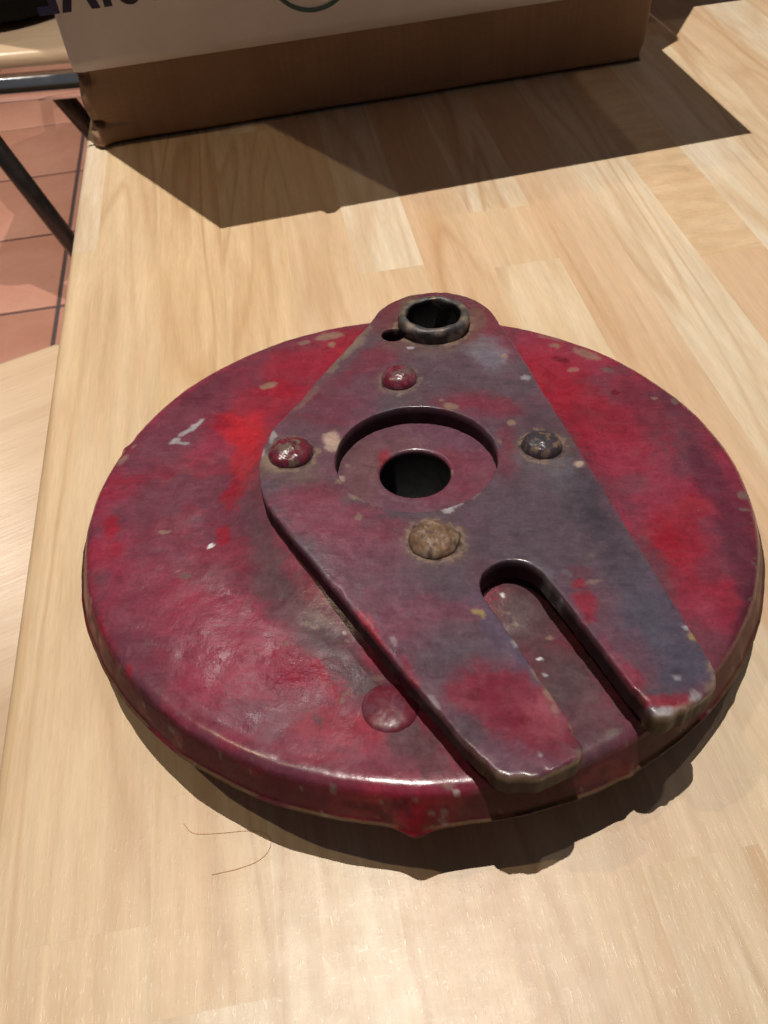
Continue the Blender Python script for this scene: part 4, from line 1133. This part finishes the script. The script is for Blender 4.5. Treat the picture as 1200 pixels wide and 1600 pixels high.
o = link('bushing', me, MAT_STEEL, disc_root); o.location = (4.7 * MM, 63.4 * MM, 0)
o['label'] = 'raised dark steel bushing ring at the round end of the arm'
me = lathe_mesh('hub_sleeve', [(a * MM, b * MM) for a, b in [(9.28, 3.2), (9.2, -17.0), (.01, -17.1), (.01, -17.3), (12.5, -17.3), (12.5, 2.55), (9.6, 2.55)]], 96)  # closed floor added so no lit table shows through the bore
link('hub_sleeve', me, MAT_BORE, disc_root)
me = lathe_mesh('pilot_hole', [(a * MM, b * MM) for a, b in [(3.75, 10.0), (3.8, -3), (.01, -3)]], 48)  # near-black closed cup, shade of the hole put into its colour
o = link('pilot_hole', me, MAT_BORE, disc_root); o.location = (-7.7 * MM, 58.6 * MM, 0)
me = lathe_mesh('bore_lining', [(a * MM, b * MM) for a, b in [(8.15, 13.2), (8.15, -8.0), (.01, -8.0)]], 64)  # near-black closed cup inside the bushing, shade put into its colour
o = link('bore_lining', me, MAT_BORE, disc_root); o.location = (4.7 * MM, 63.4 * MM, 0)

# ------------------------------------------------------------------ open cardboard box
BA = Vector((-0.1053, 0.2696, 0)); bt = Vector((0.2820, 0.0151, 0)); BW = bt.length; ba = math.atan2(bt.y, bt.x)
carton = empty('cardboard_box', BA, ba)
tag(carton, 'open brown cardboard box with a pale printed band at the back of the table', 'box')
BD, BH = 0.31, 0.20
NZ = 101
def corner_inset(z, u):
    """how far the front left edge is crushed in at height z (mm)"""
    s = 0
    s += 3.8 * math.exp(-((z - 11.0) / 1.6) ** 4)
    s += 2.6 * math.exp(-((z - 32.5) / 3.2) ** 2)
    s -= 1.6 * math.exp(-((z - 21) / 7) ** 2)
    s -= 2.4 * math.exp(-((z - 4.5) / 4.2) ** 4)
    return s
us = []
W_, D_ = BW * 1000, BD * 1000
cr = 5.0
def perim():
    P = []
    for k in range(7):
        a = math.radians(180 + 90 * k / 6); P.append((cr + cr * math.cos(a), cr + cr * math.sin(a), 1.0))
    for x in np.linspace(cr + 1, W_ - cr - 1, 110): P.append((x, 0, 0.0))
    for k in range(5):
        a = math.radians(270 + 90 * k / 4); P.append((W_ - 2 + 2 * math.cos(a), 2 + 2 * math.sin(a), .5))
    for y in np.linspace(12, D_ - 8, 8): P.append((W_, y, 0))
    P.append((W_, D_, 0)); P.append((0, D_, 0))
    for y in np.linspace(D_ - 8, 12, 8): P.append((0, y, 0))
    P.append((0, 6, .3))
    return P
PP = perim(); NP_ = len(PP)
zs = np.r_[np.linspace(0, 40, 60), np.linspace(42, BH * 1000, 20)]
V, Fc = [], []
for inner in (0, 1):
    for z0 in zs:
        for (px_, py_, cw) in PP:
            z = z0
            x_, y_ = px_, py_
            cxm, cym = W_ / 2, D_ / 2
            if not inner:
                ins = corner_inset(z0, 0) * cw
                if cw >= .99: x_ += ins * .75; y_ += ins * .9
                nearl = math.exp(-(px_ / 16) ** 2) * (py_ < 1)
                y_ += nearl * corner_inset(z0, 0) * .35
                if py_ < .01:
                    y_ += .5 * float(fbm(np.array(px_ / 40), np.array(z0 / 40), 5, 3) - .5) * 2 - .5 * math.sin(math.pi * px_ / W_) * z0 / 60
                    if z0 < 3: z = max(z0, (1.1 + 1.1 * float(fbm(np.array(px_ / 30.0), np.array(.5), 9, 3))) * (1 if px_ > 12 else px_ / 12.0 * 1.0)); y_ += (3 - z0) * .45
                if cw == .5 and z0 < 12: x_ -= 1.2 * math.exp(-((z0 - 4) / 4) ** 2); y_ += 1.0 * math.exp(-((z0 - 3) / 3) ** 2)
            else:
                x_ = cxm + (x_ - cxm) * (W_ - 8) / W_; y_ = cym + (y_ - cym) * (D_ - 8) / D_
                z = max(z0, 4.0)
            V.append((x_ * MM, y_ * MM, z * MM + .0001))
nz = len(zs)
for inner in (0, 1):
    b0 = inner * nz * NP_
    for j in range(nz - 1):
        for k in range(NP_):
            a, b = b0 + j * NP_ + k, b0 + j * NP_ + (k + 1) % NP_
            q = (a, b, b + NP_, a + NP_)
            Fc.append(q if not inner else q[::-1])
for k in range(NP_):       # top rim
    a, b = (nz - 1) * NP_ + k, (nz - 1) * NP_ + (k + 1) % NP_
    c_, d_ = a + nz * NP_, b + nz * NP_
    Fc.append((a, b, d_, c_))
Fc.append(tuple(nz * NP_ + k for k in range(NP_)))
me = pymesh('walls', V, Fc); 
link('walls', me, MAT_CARD, carton)

def slab(name, poly, z0, z1, mat, parent, label=None, bend=None, loc_inv=True):
    inv = carton.matrix_basis.inverted() if loc_inv else Matrix.Identity(4)
    P = [inv @ Vector((p[0], p[1], 0)) for p in poly]
    V = []
    for p in P: V.append((p.x, p.y, z0))
    for p in P: V.append((p.x, p.y, z1))
    n = len(P)
    Fc = [tuple(range(n))[::-1], tuple(range(n, 2 * n))] + [(k, (k + 1) % n, n + (k + 1) % n, n + k) for k in range(n)]
    me = pymesh(name, V, Fc, False); fix_normals(me)
    o = link(name, me, mat, parent)
    if label: o['label'] = label
    return o
LZ, LX, LY = 1.60, -0.03, 0.133
def up_to(s, H=BH):      # where a point of the flap must be to throw its shadow at s on the table
    k = (LZ - H) / LZ
    return (LX + (s[0] - LX) * k, LY + (s[1] - LY) * k)
mat_b = Matrix.Translation(BA) @ Matrix.Rotation(ba, 4, 'Z')
carton.matrix_basis = mat_b
fl_pts = [(BA.x + .0005, BA.y - .0005), up_to((-.0493, .1794)), up_to((.036, .1852)), up_to((.038, .1832)), up_to((.041, .1834)), up_to((.043, .1858)), up_to((.1943, .1958)), up_to((.1915, .2957)), (.1767, .2843)]
# the small nub on the flap edge
fl_pts[2:6] = [up_to((-.006, .1822)), up_to((-.0035, .1790)), up_to((.0, .1792)), up_to((.003, .1828))]
slab('flap', fl_pts, BH - .003, BH, MAT_CARD, carton, 'front flap of the box, folded out towards the red plate')
fr = Vector((.1770, .2850, 0))
bn = Vector((-bt.y, bt.x, 0)).normalized()
p1 = up_to((.2318, .3473)); p2 = up_to((.345, .3500))
back_r = fr + bn * (BD - .01)
slab('flap', [(fr.x, fr.y + .004), p1, p2, (p2[0] - .01, back_r.y - .02), (back_r.x + .001, back_r.y)], BH - .003, BH, MAT_CARD, carton, 'right flap of the box, folded out sideways')
bl = BA + bn * (BD - .01)
slab('flap', [(BA.x + bn.x * .05 - .001, BA.y + .05), (-.166, .402), (-.196, .434), (-.226, .460), (-.232, .56), (bl.x - .001, bl.y)], BH - .003, BH, MAT_CARD, carton, 'left flap of the box, overhanging the table edge')
# pale printed band round the upper part of the box
V, Fc = [], []
us_ = [(-.4, 60.0), (-.5, 30), (-.6, 9.0), (-.6, 3.0), (.1, 1.0), (1.2, -.15), (3.5, -.62)] + [(x, -.75 - .5 * math.sin(math.pi * x / W_) * 1.0) for x in np.linspace(6, W_ - 3, 60)] + [(W_ - .8, -.2), (W_ + .35, 1.2), (W_ + .4, 30), (W_ + .4, 60)]
zz = np.linspace(35.4, 150, 24)
for z in zz:
    for (x, y) in us_:
        bow = -.5 * math.sin(math.pi * max(0, min(1, x / W_))) * z / 60 + .5 * math.sin(math.pi * max(0, min(1, x / W_)))
        wr = .25 * float(fbm(np.array(x / 9.0), np.array(z / 4.0), 6, 3) - .5)
        V.append((x * MM, (y + (bow if 3.4 < x < W_ - 1 else 0) + wr - .25) * MM, z * MM))
n = len(us_)
for j in range(len(zz) - 1):
    for k in range(n - 1):
        a = j * n + k; Fc.append((a, a + 1, a + 1 + n, a + n))
me = pymesh('printed_band', V, Fc)
band = link('printed_band', me, MAT_FILM, carton)
so = band.modifiers.new('thickness', 'SOLIDIFY'); so.thickness = .0002; so.offset = 1
def flat_y(x, z):
    return -.75 - .5 * math.sin(math.pi * x / W_) * z / 60 - .85
# lettering printed upside down on the band, cap line 16 mm, strokes 3.4 mm
def glyph(polys, x0, name):
    V, Fc = [], []
    for poly in polys:
        b = len(V)
        dens = []
        for k in range(len(poly)):
            p, q = poly[k], poly[(k + 1) % len(poly)]; dens.append(p)
        for (u, v) in dens:
            x = x0 + u; z = 60 + v
            V.append((x * MM, flat_y(max(x, 0), z) * MM, z * MM))
        Fc.append(tuple(range(b, len(V))))
    me = pymesh(name, V, Fc, False)
    o = link(name, me, MAT_INK, band)
    so = o.modifiers.new('thickness', 'SOLIDIFY'); so.thickness = .00012
def ring_poly(cx, cz, ro, ri, a0, a1, n=14, sx=1.0):
    out = [(cx + sx * ro * math.cos(math.radians(a0 + (a1 - a0) * k / n)), cz + ro * math.sin(math.radians(a0 + (a1 - a0) * k / n))) for k in range(n + 1)]
    out += [(cx + sx * ri * math.cos(math.radians(a1 + (a0 - a1) * k / n)), cz + ri * math.sin(math.radians(a1 + (a0 - a1) * k / n))) for k in range(n + 1)]
    return out
H_ = 18
glyph([[(7.2, 0), (3.6, 0), (3.6, H_), (7.2, H_)], [(3.59, 0), (-1.5, 0), (-1.5, 3.4), (3.59, 3.4)], [(3.59, 7.4), (-.6, 7.4), (-.6, 10.6), (3.59, 10.6)], [(3.59, H_ - 3.4), (-1.5, H_ - 3.4), (-1.5, H_), (3.59, H_)]], -4.9, 'letter')      # E turned over
glyph([[(0, 0), (3.8, 0), (8.2, 13.2), (8.2, H_), (6.0, H_)], [(8.21, 13.2), (12.6, 0), (16.4, 0), (10.4, H_), (8.21, H_)]], 3.4, 'letter')       # V turned over
glyph([[(0, 0), (3.5, 0), (3.5, H_), (0, H_)]], 21.4, 'letter')                                                                                # I
glyph([ring_poly(4.6, 5.0, 5.4, 2.0, 150, 360, 16, 1.0), ring_poly(4.6, 12.4, 5.4, 2.0, -30, 180, 16, 1.0), [(7.0, 4.4), (9.8, 5.6), (2.0, 13.2), (-.6, 12.0)]], 28.4, 'letter')  # S
glyph([[(0, 0), (3.5, 0), (3.5, 12), (0, 12)], ring_poly(5.2, 12, 5.2, 1.8, 0, 180), [(6.9, 0), (10.4, 0), (10.4, 12), (6.9, 12)]], 42.8, 'letter')   # U turned over
# ring mark
V, Fc = [], []
nr_ = 64
for k in range(nr_):
    a = 2 * math.pi * k / nr_
    for rr_ in (21.3, 19.4):
        x = 113.2 + rr_ * math.cos(a); z = 67.4 + rr_ * math.sin(a)
        V.append((x * MM, flat_y(x, z) * MM, z * MM))
for k in range(nr_):
    a = 2 * k; b = 2 * ((k + 1) % nr_); Fc.append((a, b, b + 1, a + 1))
o = link('ring_mark', pymesh('ring_mark', V, Fc, False), MAT_TEAL, band)
so = o.modifiers.new('thickness', 'SOLIDIFY'); so.thickness = .00012

# ------------------------------------------------------------------ chairs
def rounded_rect(w, d, r, n=8):
    P = []
    for cx, cy, a0 in ((w / 2 - r, d / 2 - r, 0), (-w / 2 + r, d / 2 - r, 90), (-w / 2 + r, -d / 2 + r, 180), (w / 2 - r, -d / 2 + r, 270)):
        P += arc(cx, cy, r, a0, a0 + 90, n)
    return P
def seat_mesh(w, d, r, thick):
    P = np.array(rounded_rect(w, d, r)); n = len(P)
    nn_ = loop_normals(P)
    V, Fc = [], []
    lv = [(0, -thick)] + [(thick / 2 * math.sin(math.pi * k / 8), -thick / 2 - thick / 2 * math.cos(math.pi * k / 8)) for k in range(1, 8)] + [(0, 0), (-.012, .0)]
    for off, z in lv:
        Q = P + nn_ * (off - thick / 2)
        for q in Q: V.append((q[0], q[1], z))
    for j in range(len(lv) - 1):
        for k in range(n):
            a, b = j * n + k, j * n + (k + 1) % n
            Fc.append((a, b, b + n, a + n))
    Fc.append(tuple(range(n))[::-1]); Fc.append(tuple((len(lv) - 1) * n + k for k in range(n)))
    return pymesh('seat', V, Fc)
def chair(loc, rz, label, legs, legmat, backrest=True, w=.40, d=.40, r=.04):
    c = tag(empty('chair', (loc[0], loc[1], FZ), rz), label, 'chair')
    sz = loc[2] - FZ
    me = seat_mesh(w, d, r, .022); me.transform(Matrix.Translation((0, 0, sz))); link('seat', me, MAT_SEAT, c)
    P = rounded_rect(w - .004, d - .004, r); link('seat_ring', tube_mesh('seat_ring', [(x, y, sz - .046) for x, y in P], .0190, 20, True), MAT_CHROME, c)
    inv = (Matrix.Translation((loc[0], loc[1], FZ)) @ Matrix.Rotation(rz, 4, 'Z')).inverted()
    for a, b in legs:
        a, b = inv @ Vector(a), inv @ Vector(b)
        link('leg', tube_mesh('leg', [a, a.lerp(b, .5), b], .0150, 18), legmat, c)
    return c, inv
# far chair: front edge of the seat at y about 1.15
c1, inv1 = chair((-.262, 1.353, -.25), math.radians(-6.7), 'far chair with a wooden seat on a bright chrome ring, a black bag on it', [
    ((-.316, 1.172, -.302), (-.280, 1.597, -.742)), ((-.462, 1.19, -.292), (-.338, 1.221, -.742)), ((-.08, 1.50, -.292), (-.02, 1.60, -.742)), ((-.15, 1.52, -.292), (-.12, 1.62, -.742))], MAT_DARKMETAL, r=.03, d=.40, w=.44)
for s in (-1, 1):
    link('back_post', tube_mesh('back_post', [(s * .19, .2, .47), (s * .19, .22, .65), (s * .18, .26, .86)], .011, 14), MAT_CHROME, c1)
link('backrest', box_mesh('backrest', -.18, .18, .235, .250, .70, .86, .006), MAT_SEAT, c1)
# near chair pushed in at the left edge of the table
ang = math.radians(19.0)
tx, ty = math.cos(ang), math.sin(ang)
# far right corner of the seat lies under the table at about (-0.20, 0.60)
cc = Vector((-.150, .598, 0)) + Vector((-tx, -ty, 0)) * .20 + Vector((ty, -tx, 0)) * .29
c2, inv2 = chair((cc.x, cc.y, -.30), ang, 'near chair with a pale wooden seat, pushed against the left table edge', [
    ((cc.x - .16, cc.y - .16, -.345), (cc.x - .19, cc.y - .2, -.742)), ((cc.x + .15, cc.y - .15, -.345), (cc.x + .17, cc.y - .18, -.742)),
    ((cc.x - .17, cc.y + .14, -.345), (cc.x - .21, cc.y + .17, -.742)), ((cc.x + .12, cc.y + .16, -.345), (cc.x + .14, cc.y + .19, -.742))], MAT_CHROME, w=.44, d=.56, r=.035)

# ------------------------------------------------------------------ black bag on the far chair
V, Fc = [], []
nu, nv_ = 40, 24
bx, by, bz = -.335, 1.375, -.248
for j in range(nv_ + 1):
    ph = -math.pi / 2 + math.pi * j / nv_
    for i in range(nu):
        t = 2 * math.pi * i / nu
        ce, se = math.cos(t), math.sin(t)
        sg = lambda q, e: math.copysign(abs(q) ** e, q)
        x_, y_, z_ = .15 * sg(math.cos(ph), .35) * sg(ce, .5), .125 * sg(math.cos(ph), .35) * sg(se, .5), .14 * sg(math.sin(ph), .5)
        nz_ = float(fbm(np.array(x_ * 14 + 3), np.array(z_ * 10 + y_ * 9), 71, 3) - .5) * .028
        V.append((x_ * (1 + nz_ * 3), y_ * (1 + nz_ * 2), z_ + .141 + nz_ * .4 * (z_ > 0)))
for j in range(nv_):
    for i in range(nu):
        a, b = j * nu + i, j * nu + (i + 1) % nu
        Fc.append((a, b, b + nu, a + nu))
bag = tag(empty('bag', (bx, by, bz), math.radians(32)), 'black soft bag resting on the seat of the far chair', 'bag')
link('bag_body', pymesh('bag_body', V, Fc), MAT_BLACK, bag)
link('handle', tube_mesh('handle', [(-.06, 0, .272), (-.05, 0, .32), (0, 0, .34), (.05, 0, .32), (.06, 0, .272)], .006, 10), MAT_BLACK, bag)

# ------------------------------------------------------------------ thread on the table
pts = [(-68, -72), (-66.5, -74.2), (-64, -75.2), (-59, -75.9), (-54, -76.4), (-50.6, -77.3), (-49.0, -79.0), (-49.2, -81.2), (-51.5, -83.2), (-56, -84.2), (-62, -84.4)]
def cr_spline(P, m=6):
    out = []
    for i in range(len(P) - 1):
        p0, p1, p2, p3 = [np.array(P[max(0, min(len(P) - 1, i + k))], float) for k in (-1, 0, 1, 2)]
        for k in range(m):
            t = k / m
            out.append(.5 * ((2 * p1) + (-p0 + p2) * t + (2 * p0 - 5 * p1 + 4 * p2 - p3) * t * t + (-p0 + 3 * p1 - 3 * p2 + p3) * t ** 3))
    out.append(np.array(P[-1], float)); return out
th_pts = [(q[0] * MM, q[1] * MM, .00014) for q in cr_spline(pts)]
tag(link('thread', tube_mesh('thread', th_pts, .00008, 8), MAT_THREAD), 'thin curled brown thread on the table in front of the red plate', 'thread')
